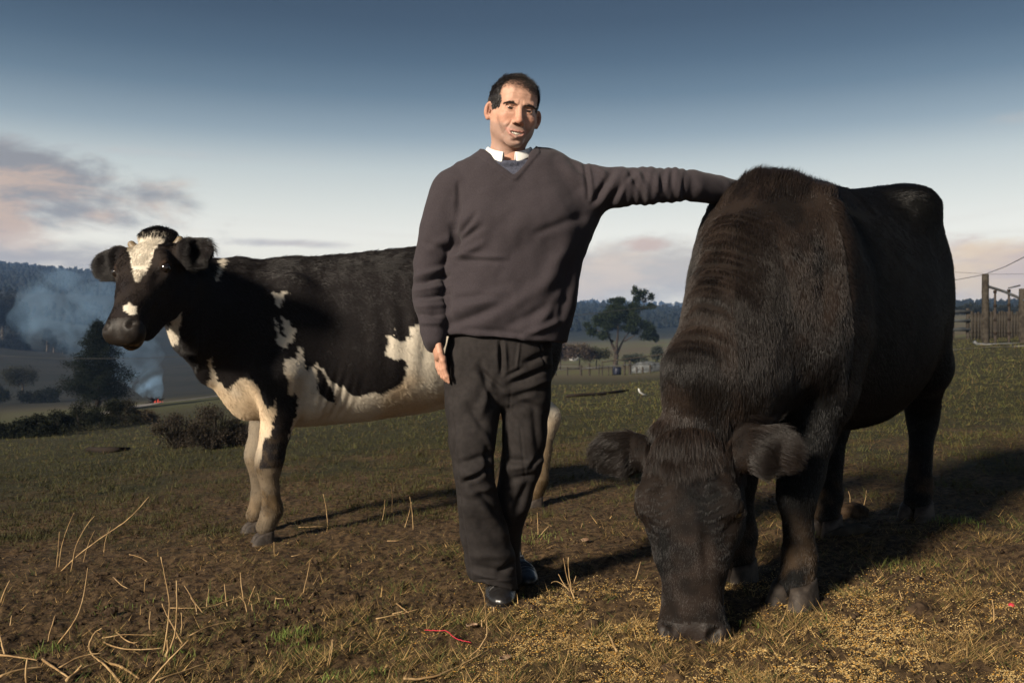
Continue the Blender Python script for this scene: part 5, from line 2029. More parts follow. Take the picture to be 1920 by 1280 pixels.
# --- wooded slopes: low trees standing over the hills, one mass
def far_wood():
    n = 17000
    d = np.exp(rng.uniform(np.log(330), np.log(1500), n))
    u = rng.uniform(-.66, .68, n)
    x = u * d
    z = terrain(x, d)
    P = np.c_[x, d] * .006
    keep = fbm(P, 1.6, 3, .6, 4) > .46 - .20 * smoothstep(300, 700, d) + .14 * smoothstep(0, .25, u) * smoothstep(900, 300, d)
    keep &= (z > 3)
    x, d, z = x[keep], d[keep], ground_z(x[keep], d[keep])
    n = len(x)
    # lumpy low crowns
    ph = np.linspace(0, 2 * np.pi, 6, endpoint=False)
    ring = lambda r, h: np.c_[np.cos(ph) * r, np.sin(ph) * r, np.full(6, h)]
    base = np.concatenate([ring(.35, 0), ring(1, .45), ring(.75, .8), [[0, 0, 1.0]]])
    F = []
    for a in range(2):
        for k in range(6):
            F.append((a * 6 + k, a * 6 + (k + 1) % 6, a * 6 + 6 + (k + 1) % 6, a * 6 + 6 + k))
    T = [(12 + k, 12 + (k + 1) % 6, 18) for k in range(6)]
    h = rng.uniform(1.8, 4.2, n) * (.6 + d / 1300)
    w = h * rng.uniform(.28, .50, n)
    jit = rng.uniform(.45, 1.5, (n, 19, 1))
    V = base[None] * np.stack([w, w, h], 1)[:, None] * jit
    V = V + np.stack([x, d, z - .5], 1)[:, None]
    Q = (np.arange(n)[:, None, None] * 19 + np.array(F)[None]).reshape(-1, 4)
    T = (np.arange(n)[:, None, None] * 19 + np.array(T)[None]).reshape(-1, 3)
    c = np.array([[.0075, .011, .010]]) * rng.uniform(.8, 1.2, (n, 1)) + np.array([[.003, .001, 0]]) * rng.random((n, 1))
    me = mesh_np('far_wood', V.reshape(-1, 3), [Q, T], False, np.repeat(c, 19, axis=0))
    tag(link('far_wood', me, M['leaf']), 'distant woods covering the blue hills on the skyline', kind='stuff')


far_wood()

# --- the pine left of the dairy cow's muzzle
b = G(183, 52)
b[2] = W(183, 762, 52)[2]
H_ = (762 - 600) * 52 / FPX
lm = [((0, 0, 0), (0, 0, H_ * .97), .16, .02)]
cl = []
for i in range(64):
    t = (i + .5) / 64
    z = H_ * (.06 + .90 * t)
    w = 2.35 * (1 - t) ** .85 * (0.85 + .25 * math.sin(i * 2.1)) * (1.0 if t > .12 else .85)
    a = i * 2.399
    e = np.array([math.cos(a) * w, math.sin(a) * w, z + .22 * w])
    lm.append(((0, 0, z - .1), tuple(e), .035 * (1 - t) + .012, .006))
    for q in (.45, .75, 1.0):
        p = np.array([0, 0, z]) * (1 - q) + e * q
        cl.append((p, np.array([.46, .46, .30]) * (.75 + .5 * (1 - t)) * (1.25 - .50 * q)))
cl.append(((0, 0, H_ * .97), (.12, .12, .3)))
tree('pine_tree', 'dark pointed pine tree growing left of the dairy cow in front of the smoke', 'tree', b, lm, cl, 40000, .11, (.0035, .0055, .0035), (.010, .0135, .0065), aspect=.25, hollow=.1)

# --- gum tree between the man and the black cow
dg = 108
b = G(1158, dg)
k_ = dg / FPX


def gp(px, py, dy=0.0):
    return np.array([(px - 1158) * k_, dy, CAM_H - (py - HOR) * k_ - b[2]])


lm = [(gp(1154, 690), gp(1156, 664), .34, .28), (gp(1156, 664), gp(1135, 612, .5), .22, .06), (gp(1156, 664), gp(1158, 605, -.4), .22, .07), (gp(1157, 662), gp(1178, 625, .6), .18, .06),
      (gp(1178, 625, .6), gp(1205, 600), .10, .04), (gp(1170, 640), gp(1190, 628, -.5), .10, .04), (gp(1158, 620), gp(1180, 595), .09, .03), (gp(1150, 640), gp(1118, 618, -.6), .11, .03),
      (gp(1190, 610), gp(1190, 575), .05, .03), (gp(1190, 575), gp(1200, 550), .04, .02), (gp(1195, 600), gp(1212, 560), .05, .02)]
cl = []
for px, py, rx, rz in [(1158, 580, 22, 16), (1140, 588, 20, 14), (1175, 585, 20, 14), (1120, 603, 18, 13), (1108, 618, 12, 9), (1135, 612, 18, 12), (1160, 603, 24, 14), (1190, 600, 20, 15), (1205, 612, 14, 14),
                       (1222, 622, 10, 12), (1228, 632, 7, 7), (1128, 628, 12, 9), (1212, 632, 14, 10), (1100, 612, 7, 6), (1180, 620, 14, 8), (1150, 564, 12, 8), (1165, 562, 9, 7),
                       (1192, 545, 7, 9), (1204, 552, 9, 9), (1215, 562, 9, 9), (1218, 574, 8, 6), (1195, 558, 7, 7), (1210, 578, 6, 4)]:
    for j in range(3):
        o_ = rng.normal(0, 1, 3) * [rx * .45 * k_, rx * .9 * k_ * 0.6, rz * .35 * k_]
        cl.append((gp(px, py) + o_, np.array([rx * .80, rx * .80, rz * .80]) * k_ * rng.uniform(.6, 1.0)))
tree('gum_tree', 'spreading dark green gum tree with forked trunk beyond the fence, one tuft standing higher', 'tree', b, lm, cl, 34000, .19, (.006, .010, .0045), (.019, .026, .009), bark='bark', hollow=.3)


def bushy(name, label, px, d, wpx, hpx, c1, c2, nleaf, size, cat='shrub', group=None, trunk=False, bark='bark', base_py=None, depth=None, ncl=9, stems=4, **kw):
    b = G(px, d)
    if base_py is not None:
        b[2] = W(px, base_py, d)[2]
    w, h = wpx * d / FPX, hpx * d / FPX
    dp = depth or w * .8
    cl = []
    z0 = .45 if trunk else .12
    for i in range(ncl):
        x = rng.uniform(-.38, .38)
        y = rng.uniform(-.38, .38)
        zz = z0 + (1 - z0) * rng.uniform(.1, .82) * (1 - 1.1 * abs(x))
        r = rng.uniform(.16, .28)
        cl.append(((x * w, y * dp, zz * h), (r * w, r * dp, r * .85 * h)))
    if not trunk:
        cl.append(((0, 0, h * .2), (w * .48, dp * .45, h * .25)))
    lm = []
    if trunk:
        lm.append(((0, 0, -.1), (w * .02, 0, h * .5), h * .035, h * .02))
        for c in cl[:6]:
            lm.append(((w * .02, 0, h * .45), tuple(np.array(c[0])), h * .016, h * .005))
    else:
        for c in cl[:stems]:
            lm.append(((c[0][0] * .2, c[0][1] * .2, -.05), tuple(c[0]), h * .02, h * .006))
    return tree(name, label, cat, b, lm, cl, nleaf, size, c1, c2, bark=bark, group=group, **kw)


DG1, DG2 = (.0055, .007, .0045), (.014, .016, .008)
# hedge shrubs in a row along the lower edge of the paddock
for i, (px, py, w, h, lab) in enumerate([(18, 822, 62, 40, 'dark hedge shrub at the left end of the paddock hedge'), (62, 820, 62, 46, 'dark hedge shrub, second from the left in the paddock hedge'),
                                         (108, 815, 66, 50, 'dark hedge shrub standing in front of the pine'), (150, 808, 66, 60, 'rounded hedge shrub to the right of the pine foot'),
                                         (196, 802, 70, 66, 'tallest rounded hedge shrub right of the pine'), (236, 797, 64, 56, 'hedge shrub just left of the bonfire'),
                                         (268, 793, 52, 40, 'brownish hedge shrub at the right end of the hedge, below the bonfire')]):
    d = 19 + i * .9
    d = 20.0
    for _ in range(30):
        x = (px - 960) * d / FPX
        d = .5 * d + .5 * (CAM_H - float(terrain(x, d))) * FPX / (py - HOR)
    bushy('hedge_shrub', lab, px, d, w, h, DG1 if i < 5 else (.03, .024, .015), DG2 if i < 6 else (.06, .045, .028), 5200, .045, group='hedge along the paddock', hollow=.3)
# twiggy shrubs behind the dairy cow's chest
for px, py, w, h, lab in [(338, 838, 96, 74, 'twiggy dry shrub beside the dairy cow, nearest the bonfire'), (398, 842, 96, 86, 'twiggy dry shrub behind the dairy cow\'s brisket'), (450, 836, 70, 50, 'twiggy dry shrub behind the dairy cow\'s front legs')]:
    d = 12.0
    for _ in range(30):
        x = (px - 960) * d / FPX
        d = .5 * d + .5 * (CAM_H - float(terrain(x, d))) * FPX / (py - HOR)
    o = bushy('dry_shrub', lab, px, d, w, h, (.015, .013, .010), (.045, .035, .026), 7000, .022, group='dry shrubs behind the dairy cow', hollow=.1, ncl=14)
    pt = Parts()
    wd, hh = w * d / FPX, h * d / FPX
    for i in range(60):
        a = rng.uniform(0, 6.28)
        r = rng.uniform(.1, .5) * wd
        P, rr = limb((math.cos(a) * .08, math.sin(a) * .08, 0), (math.cos(a) * r, math.sin(a) * r * .8, hh * rng.uniform(.5, 1.08) * (1 - .5 * r / wd)), .006, .002, .08)
        pt.tube(P, rr, 4)
    link('twig', pt.mesh('twig'), M['wood'], o)['kind'] = 'stuff'
# small trees in the valley
bushy('valley_tree', 'small flat-topped tree with a pale trunk left of the pine', 42, 100, 66, 72, DG1, (.035, .035, .02), 6000, .13, 'tree', trunk=True, bark='palebark', base_py=752)
for i, (px, w, h, py, lab) in enumerate([(4, 44, 48, 752, 'dark valley bush at the left edge of the picture'), (60, 46, 34, 754, 'dark valley bush under the small flat-topped tree'), (92, 38, 30, 755, 'low dark bush just left of the pine')]):
    bushy('valley_bush', lab, px, 98, w, h, DG1, DG2, 2500, .16, group='bushes on the valley floor', base_py=py)
# tall gums on the left hillside
for i, (px, w, h, py, lab) in enumerate([(6, 56, 118, 652, 'tall dark gum at the left edge under the cloud'), (34, 34, 92, 660, 'slimmer tall gum beside the one at the left edge'), (-16, 50, 110, 655, 'tall gum cut by the left border of the picture'),
                                         (22, 60, 66, 690, 'lower dark gum in front of the tall ones on the left')]):
    bushy('hillside_gum', lab, px, 240 - i * 6, w, h, (.006, .0065, .0045), (.015, .015, .010), 7000, .42, 'tree', 'gums on the left hillside', True, 'palebark', base_py=py, ncl=16)
for i, (px, h, py) in enumerate([(48, 70, 700), (100, 38, 655), (88, 44, 652), (118, 40, 668)]):
    bushy('hillside_gum', ['thin pale-stemmed gum standing alone below the tall gums', 'thin gum on the smoky slope, the middle one', 'thin gum on the smoky slope, the left one', 'thin gum on the smoky slope nearest the pine'][i],
          px, 225, 16, h, (.006, .0065, .0045), (.014, .014, .010), 1500, .35, 'tree', 'gums on the left hillside', True, 'palebark', base_py=py + 8)
# leafless brown scrub between man and gum tree
for i, (px, w, h, py, lab) in enumerate([(1050, 50, 52, 690, 'brown leafless tree beside the man\'s hip'), (1086, 56, 46, 690, 'brown leafless tree left of the gum'), (1118, 46, 40, 690, 'olive bush at the foot of the gum, left side'), (1190, 44, 26, 688, 'low grey-green bush at the foot of the gum, right side'),
                                         (1232, 26, 40, 688, 'grey-green bush just left of the black cow'), (1010, 50, 50, 692, 'brown leafless tree half behind the man')]):
    pal = [((.035, .026, .022), (.075, .055, .045)), ((.035, .027, .02), (.07, .052, .038)), ((.022, .024, .013), (.045, .044, .024)), ((.03, .034, .026), (.055, .06, .045)), ((.03, .034, .026), (.055, .06, .045)), ((.035, .026, .022), (.075, .055, .045))][i]
    bushy('scrub_tree', lab, px, 88 + i, w, h, pal[0], pal[1], 5000, .13, 'tree', 'scrub beyond the fence', True, base_py=py, ncl=12)
# right skyline hedge
for i, px in enumerate([1785, 1808, 1835, 1862, 1888, 1915, 1760, 1945]):
    bushy('skyline_bush', ['dark bush on the right skyline touching the black cow\'s rump', 'dark skyline bush just right of the cow', 'dark skyline bush behind the tall gate post', 'dark skyline bush between the post and the steel rods', 'dark skyline bush between the two steel rods',
                           'dark skyline bush at the right border', 'dark skyline bush hidden behind the cow', 'dark skyline bush cut by the right border'][i], px, 150, 34, 15 + 5 * (i % 3), (.010, .012, .010), (.02, .022, .016), 1800, .22, group='bushes on the right skyline', base_py=588)


def wood_post(name, label, px, top, bot, d, r, parent=None, group=None, mat='wood', cat='post', square=False):
    b, t = W(px, bot, d), W(px, top, d)
    pt = Parts()
    h = t[2] - b[2]
    if square:
        pt.box((-r, -r, -.3), (r, r, h))
    else:
        n = 5
        pt.tube([(rng.normal(0, r * .06), rng.normal(0, r * .06), z) for z in np.linspace(-.3, h, n)], np.linspace(r * 1.05, r * .94, n), 10)
    if parent is not None:
        o = link(name, pt.mesh(name), M[mat], parent)
        o.location = Vector(b) - parent.location
        return o
    o = link(name, pt.mesh(name), M[mat])
    o.location = b
    tag(o, label, cat, group)
    return o


# --- paddock fence between man and black cow
fo = empty('paddock_fence', G(1140, 60))
tag(fo, 'low post and rail paddock fence running between the man and the black cow', 'fence')
for px, top, bot, r in [(1042, 686, 709, .05), (1064, 688, 708, .05), (1089, 684, 707, .085), (1105, 680, 706, .075), (1123, 682, 705, .045), (1129, 678, 705, .05), (1141, 686, 703, .04), (1148, 687, 703, .04), (1171, 678, 702, .07), (1181, 676, 703, .10), (1194, 688, 702, .05),
                        (1205, 687, 701, .06), (1219, 684, 700, .06), (1243, 680, 699, .07), (1262, 680, 699, .07), (1290, 680, 699, .07)]:
    wood_post('post', None, px, top, bot, 60, r, fo)


def rail(parent, pts, r, mat, name='rail'):
    pt = Parts()
    P = np.array([W(*p) for p in pts]) - np.array(parent.location)
    pt.tube(P, [r] * len(P), 6)
    return link(name, pt.mesh(name), M[mat], parent)


rail(fo, [(1128, 679, 60), (1180, 672, 60.2), (1245, 664, 60.4), (1300, 660, 60.4)], .045, 'wood')
rail(fo, [(1089, 691, 59.9), (1129, 688, 59.9), (1170, 684, 59.9), (1240, 680, 59.9), (1300, 678, 59.9)], .030, 'metal')
rail(fo, [(1030, 695, 60.1), (1060, 692, 60.1), (1089, 690, 60.1)], .022, 'metal', 'wire')
rail(fo, [(1030, 686, 60.1), (1105, 687, 60.1), (1180, 684, 60.1), (1300, 684, 60.1)], .012, 'metal', 'wire')

# tarp-covered heap, drum, shed
v = Vol((-1.6, -.8, -.3), (1.6, .8, 1.3), .06)
v.el((-.1, 0, .35), (1.05, .6, .62), None, 0)
v.el((-.75, 0, .2), (.55, .5, .5), None, .15)
v.el((.7, .1, .3), (.5, .5, .42), None, .2)
a, f = v.mesh()
a = a + vnormals(a, f) * ((fbm(a, 3, 3) - .5) * .25)[:, None]
o = link('tarpaulin_heap', mesh_np('tarpaulin_heap', a, f), M['greymetal'])
o.location = W(1214, 702, 64)
tag(o, 'grey sheet-covered heap behind the paddock fence beside the black cow', 'heap')
pt = Parts()
pt.tube([(0, 0, 0), (0, 0, .08), (0, 0, .45), (0, 0, .55)], [.26, .28, .28, .25], 16)
o = link('plastic_drum', pt.mesh('plastic_drum'), M['plastic_blue'])
o.location = W(1157, 703, 61)
tag(o, 'small blue drum behind the fence under the gum tree', 'drum')
o = empty('farm_shed', W(1076, 672, 130))
tag(o, 'tiny pale shed among the brown trees right of the man', 'shed')
pt = Parts()
pt.box((-.6, -.6, -.3), (.6, .6, .35))
link('wall', pt.mesh('wall', False), M['white'], o)
pt = Parts()
pt.add(np.array([[-.72, -.7, .33], [.72, -.7, .33], [.72, .7, .33], [-.72, .7, .33], [-.72, 0, .70], [.72, 0, .70]]), [(0, 1, 5, 4), (2, 3, 4, 5), (0, 3, 2, 1)], [(0, 4, 3), (1, 2, 5)])
link('roof', pt.mesh('roof', False), M['white'], o)

# --- stock yard at the right border
yd = 25
yo = empty('stock_yard_gate', W(1880, 640, yd))
tag(yo, 'timber and steel yard gateway at the right border, tall post with a sloping pipe', 'gate')
wood_post('post', None, 1848, 514, 650, yd, .095, yo)
wood_post('post', None, 1918, 541, 650, yd - 1.5, .10, yo)
wood_post('post', None, 1960, 545, 650, yd - 2.0, .10, yo)
rail(yo, [(1853, 537, yd), (1885, 547, yd - .7), (1921, 563, yd - 1.6), (1965, 580, yd - 2.2)], .038, 'metal')
for px, top, dd_ in ((1866, 544, yd - .3), (1892, 547, yd - .8)):
    rd = wood_post('steel_rod', None, px, top, 645, dd_, .030, yo, mat='rust')
    for j in range(4):
        pt = Parts()
        z = .25 + j * .38
        pt.tube([(0, 0, z), (0, 0, z + .07)], [.045, .045], 8)
        link('collar', pt.mesh('collar'), M['char'], rd)
rail(yo, [(1891, 540, yd - .9), (1913, 535, yd - .9)], .022, 'metal', 'latch_bar')
rail(yo, [(1842, 546, yd), (1846, 552, yd)], .03, 'char', 'hinge')
rail(yo, [(1842, 606, yd), (1846, 612, yd)], .03, 'char', 'hinge')
# board fence behind
bo = empty('board_fence', W(1870, 636, 33))
tag(bo, 'weathered vertical board fence behind the yard gateway', 'fence')
px = 1820.0
while px < 1960:
    w_ = rng.uniform(4.5, 7.5)
    top = 584 + rng.uniform(-3, 5)
    b_ = W(px + w_ / 2, 636, 33 + .02 * rng.random())
    pt = Parts()
    hw = w_ / 2 * .86 * 33 / FPX
    pt.box((-hw, -.012, -.15), (hw, .012, (636 - top) * 33 / FPX))
    q = link('board', pt.mesh('board', False), M['wood'], bo)
    q.location = Vector(b_) - bo.location
    px += w_
for y_ in (592, 622):
    pt = Parts()
    a_, c_ = W(1818, y_, 33.06) - np.array(bo.location), W(1962, y_, 33.06) - np.array(bo.location)
    pt.box((a_[0], a_[1], a_[2] - .04), (c_[0], a_[1] + .04, a_[2] + .04))
    link('rail', pt.mesh('rail', False), M['wood'], bo)
so = empty('rail_fence', W(1798, 636, 36))
tag(so, 'grey horizontal yard rails between the black cow and the board fence', 'fence')
for y_ in (583, 600, 617):
    pt = Parts()
    a_, c_ = W(1740, y_ + 1, 36) - np.array(so.location), W(1822, y_, 36) - np.array(so.location)
    pt.box((a_[0], -.02, a_[2] - .06), (c_[0], .02, a_[2] + .06))
    link('rail', pt.mesh('rail', False), M['greymetal'], so)
for px in (1752, 1786, 1815):
    wood_post('post', None, px, 578, 642, 36.1, .07, so)
pt = Parts()
pt.tube([W(1826, 640, 24), W(1832, 645, 24), W(1850, 646.5, 23.8), W(1890, 646, 23.6), W(1930, 645, 23.4), W(1980, 645, 23.2)], [.05] * 6, 8)
tag(link('steel_pipe', pt.mesh('steel_pipe'), M['metal']), 'grey pipe lying along the ground in front of the yard gateway', 'pipe')
# vehicle track in front of the yard and the valley road


def ribbon(name, label, pts, w, mat, lift=.03):
    P = np.array([[(px - 960) * d / FPX, d] for px, d in pts])
    t = np.linspace(0, len(P) - 1, 60)
    X, Y = np.interp(t, range(len(P)), P[:, 0]), np.interp(t, range(len(P)), P[:, 1])
    nn = unit(np.c_[-np.gradient(Y), np.gradient(X)])
    rows = []
    for s in np.linspace(-1, 1, 5):
        x, y = X + nn[:, 0] * s * w / 2, Y + nn[:, 1] * s * w / 2
        rows.append(np.c_[x, y, ground_z(x, y) + lift])
    V = np.stack(rows, 1).reshape(-1, 3)
    i, j = np.meshgrid(np.arange(59), np.arange(4), indexing='ij')
    a = (i * 5 + j).ravel()
    F = np.c_[a, a + 1, a + 6, a + 5]
    n = np.cross(V[F[0, 1]] - V[F[0, 0]], V[F[0, 3]] - V[F[0, 0]])
    if n[2] < 0:
        F = F[:, ::-1]
    tag(link(name, mesh_np(name, V, F), M[mat]), label, kind='structure')


ribbon('road', 'pale valley road behind the hedge', [(-120, 34), (0, 38), (110, 43), (270, 58), (360, 70), (520, 110)], 1.6, 'road')
ribbon('farm_track', 'worn pale track in front of the yard', [(1700, 22), (1790, 21.5), (1860, 21.2), (1990, 21)], .35, 'road', .012)

# power lines
for lab, pts, r in [('power line rising to the right border above the gate post', [(1700, 530, 60), (1775, 528, 55), (1845, 515, 45), (1885, 500, 38), (1960, 462, 30)], .016),
                    ('faint level power line over the right skyline', [(1700, 503, 90), (1790, 510, 90), (1860, 514, 90), (1990, 513, 90)], .018),
                    ('power line crossing in front of the pine', [(-60, 663, 50), (100, 672, 50), (260, 672, 50), (420, 664, 50)], .012),
                    ('power line crossing the smoke right of the pine', [(180, 694, 70), (260, 693, 70), (330, 688, 70), (480, 676, 70)], .014),
                    ('power line in front of the hill between man and gum tree', [(900, 612, 80), (1040, 594, 80), (1110, 588, 80), (1230, 574, 80), (1360, 560, 80)], .018)]:
    P = np.array([W(*p) for p in pts])
    t = np.linspace(0, len(P) - 1, 24)
    P = np.stack([np.interp(t, range(len(P)), P[:, k]) for k in range(3)], 1)
    pt = Parts()
    pt.tube(P, [r] * 24, 5)
    tag(link('power_line', pt.mesh('power_line'), M['cable']), lab, 'cable')

# --- bonfire and smoke
bd = 66
fb = W(291, 757, bd)
fo = empty('bonfire', fb)
tag(fo, 'smouldering bonfire of charred branches with red flames left of the dairy cow', 'bonfire')
for i in range(26):
    a = rng.uniform(0, 6.28)
    r = rng.uniform(.2, 1.0)
    P, rr = limb((math.cos(a) * r * 1.2, math.sin(a) * r, -.05), (-math.cos(a) * r * .8, -math.sin(a) * r * .6, rng.uniform(.1, .55)), .05, .025, .06)
    pt = Parts()
    pt.tube(P, rr, 6)
    link('branch', pt.mesh('branch'), M['char'], fo)
fm = bpy.data.materials.new('flame')
fm.use_nodes = True
g = NT(fm.node_tree)
em = g.new('ShaderNodeEmission')
em.inputs['Color'].default_value = (1.0, .13, .07, 1)
em.inputs['Strength'].default_value = .35
g.link(em.outputs[0], g.new('ShaderNodeOutputMaterial').inputs[0])
for x, h in ((.15, .16), (.35, .26), (.50, .13), (.68, .09)):
    v = Vol((-.2, -.2, -.1), (.2, .2, .6), .025)
    v.rc((0, 0, 0), (.03, 0, h), .07, .02, .02)
    a_, f_ = v.mesh()
    q = link('flame', mesh_np('flame', a_, f_), fm, fo)
    q.location = (x, -.4, .12)
v = Vol((-17, -6, -1), (4, 6, 16), .25)
pp = [(291, 748), (284, 728), (268, 700), (246, 668), (215, 630), (170, 598), (118, 585), (84, 600)]
rr_ = [(.35, .35), (.70, .7), (1.1, 1.2), (1.8, 1.9), (2.6, 2.6), (3.2, 3.2), (3.2, 3.4), (2.2, 2.6)]
sp = [W(x, y, bd + 2) - fb for x, y in pp]
v.schain(sp, rr_, up=(0, 1, 0.2), k=.8)
a_, f_ = v.mesh()
a_ = a_ + vnormals(a_, f_) * ((fbm(a_, .8, 3) - .5) * 1.3 * smoothstep(.3, 3, a_[:, 2]))[:, None]
sm = bpy.data.materials.new('wood_smoke')
sm.use_nodes = True
g = NT(sm.node_tree)
pv = g.new('ShaderNodeVolumePrincipled')
pv.inputs['Color'].default_value = (.36, .56, .80, 1)
pv.inputs['Anisotropy'].default_value = .1
oc = geo(g)
sp_ = g.new('ShaderNodeSeparateXYZ')
g.link(oc, sp_.inputs[0])
nz = g.maprange(g.noise(oc, .42, 6, .6, .8), .40, .78)
hf = g.math('ADD', g.math('MULTIPLY', g.maprange(sp_.outputs[2], 0, 3.2, 1, 0), 1.3), .24)
g.link(g.math('MULTIPLY', nz, hf), pv.inputs['Density'])
g.link(pv.outputs[0], g.new('ShaderNodeOutputMaterial').inputs['Volume'])
o = link('smoke', mesh_np('smoke', a_, f_), sm)
o.location = fb
tag(o, 'thin blue smoke drifting up from the bonfire towards the left hill', kind='stuff')

# --- air
hz_ = bpy.data.materials.new('haze')
hz_.use_nodes = True
g = NT(hz_.node_tree)
pv = g.new('ShaderNodeVolumePrincipled')
pv.inputs['Color'].default_value = (.30, .50, .90, 1)
pv.inputs['Density'].default_value = .00034
pv.inputs['Anisotropy'].default_value = 0.0
g.link(pv.outputs[0], g.new('ShaderNodeOutputMaterial').inputs['Volume'])
pt = Parts()
pt.box((-2750, -2750, -14), (2750, 2750, 125))
tag(link('haze', pt.mesh('haze', False), hz_), 'pale blue evening air', kind='stuff')
print('t background', time.time() - T0)

# ------------------------------------------------------------------ things on the ground near the camera
def stalk(px_pts, label, r=.003, d=None, lying=False, group='dry stalks in the foreground'):
    """a dry stalk: first point is its foot on the ground"""
    f = on_ground(*px_pts[0])
    P = [f]
    for x, y in px_pts[1:]:
        if lying:
            q = on_ground(x, y)
            q[2] += .012
        else:
            q = W(x, y, f[1] + rng.normal(0, .012))
        P.append(q)
    P[0] = P[0] - (np.array([0, 0, .01]) if not lying else np.array([0, 0, -.008]))
    P = np.array(P)
    t = np.linspace(0, len(P) - 1, 4 * (len(P) - 1) + 1)
    P2 = np.stack([np.interp(t, range(len(P)), P[:, k]) for k in range(3)], 1)
    for _ in range(2):
        P2[1:-1] = .25 * P2[:-2] + .5 * P2[1:-1] + .25 * P2[2:]
    pt = Parts()
    rad = np.linspace(r * .78, r * .40, len(P2)) * (1 + .3 * rng.random(len(P2)))
    P2[1:] += rng.normal(0, .0005, (len(P2) - 1, 3))
    pt.tube(P2 - f, rad, 6)
    o = link('dry_stalk', pt.mesh('dry_stalk'), M['straw'])
    o.location = f
    tag(o, label, 'stalk', group)
    return o


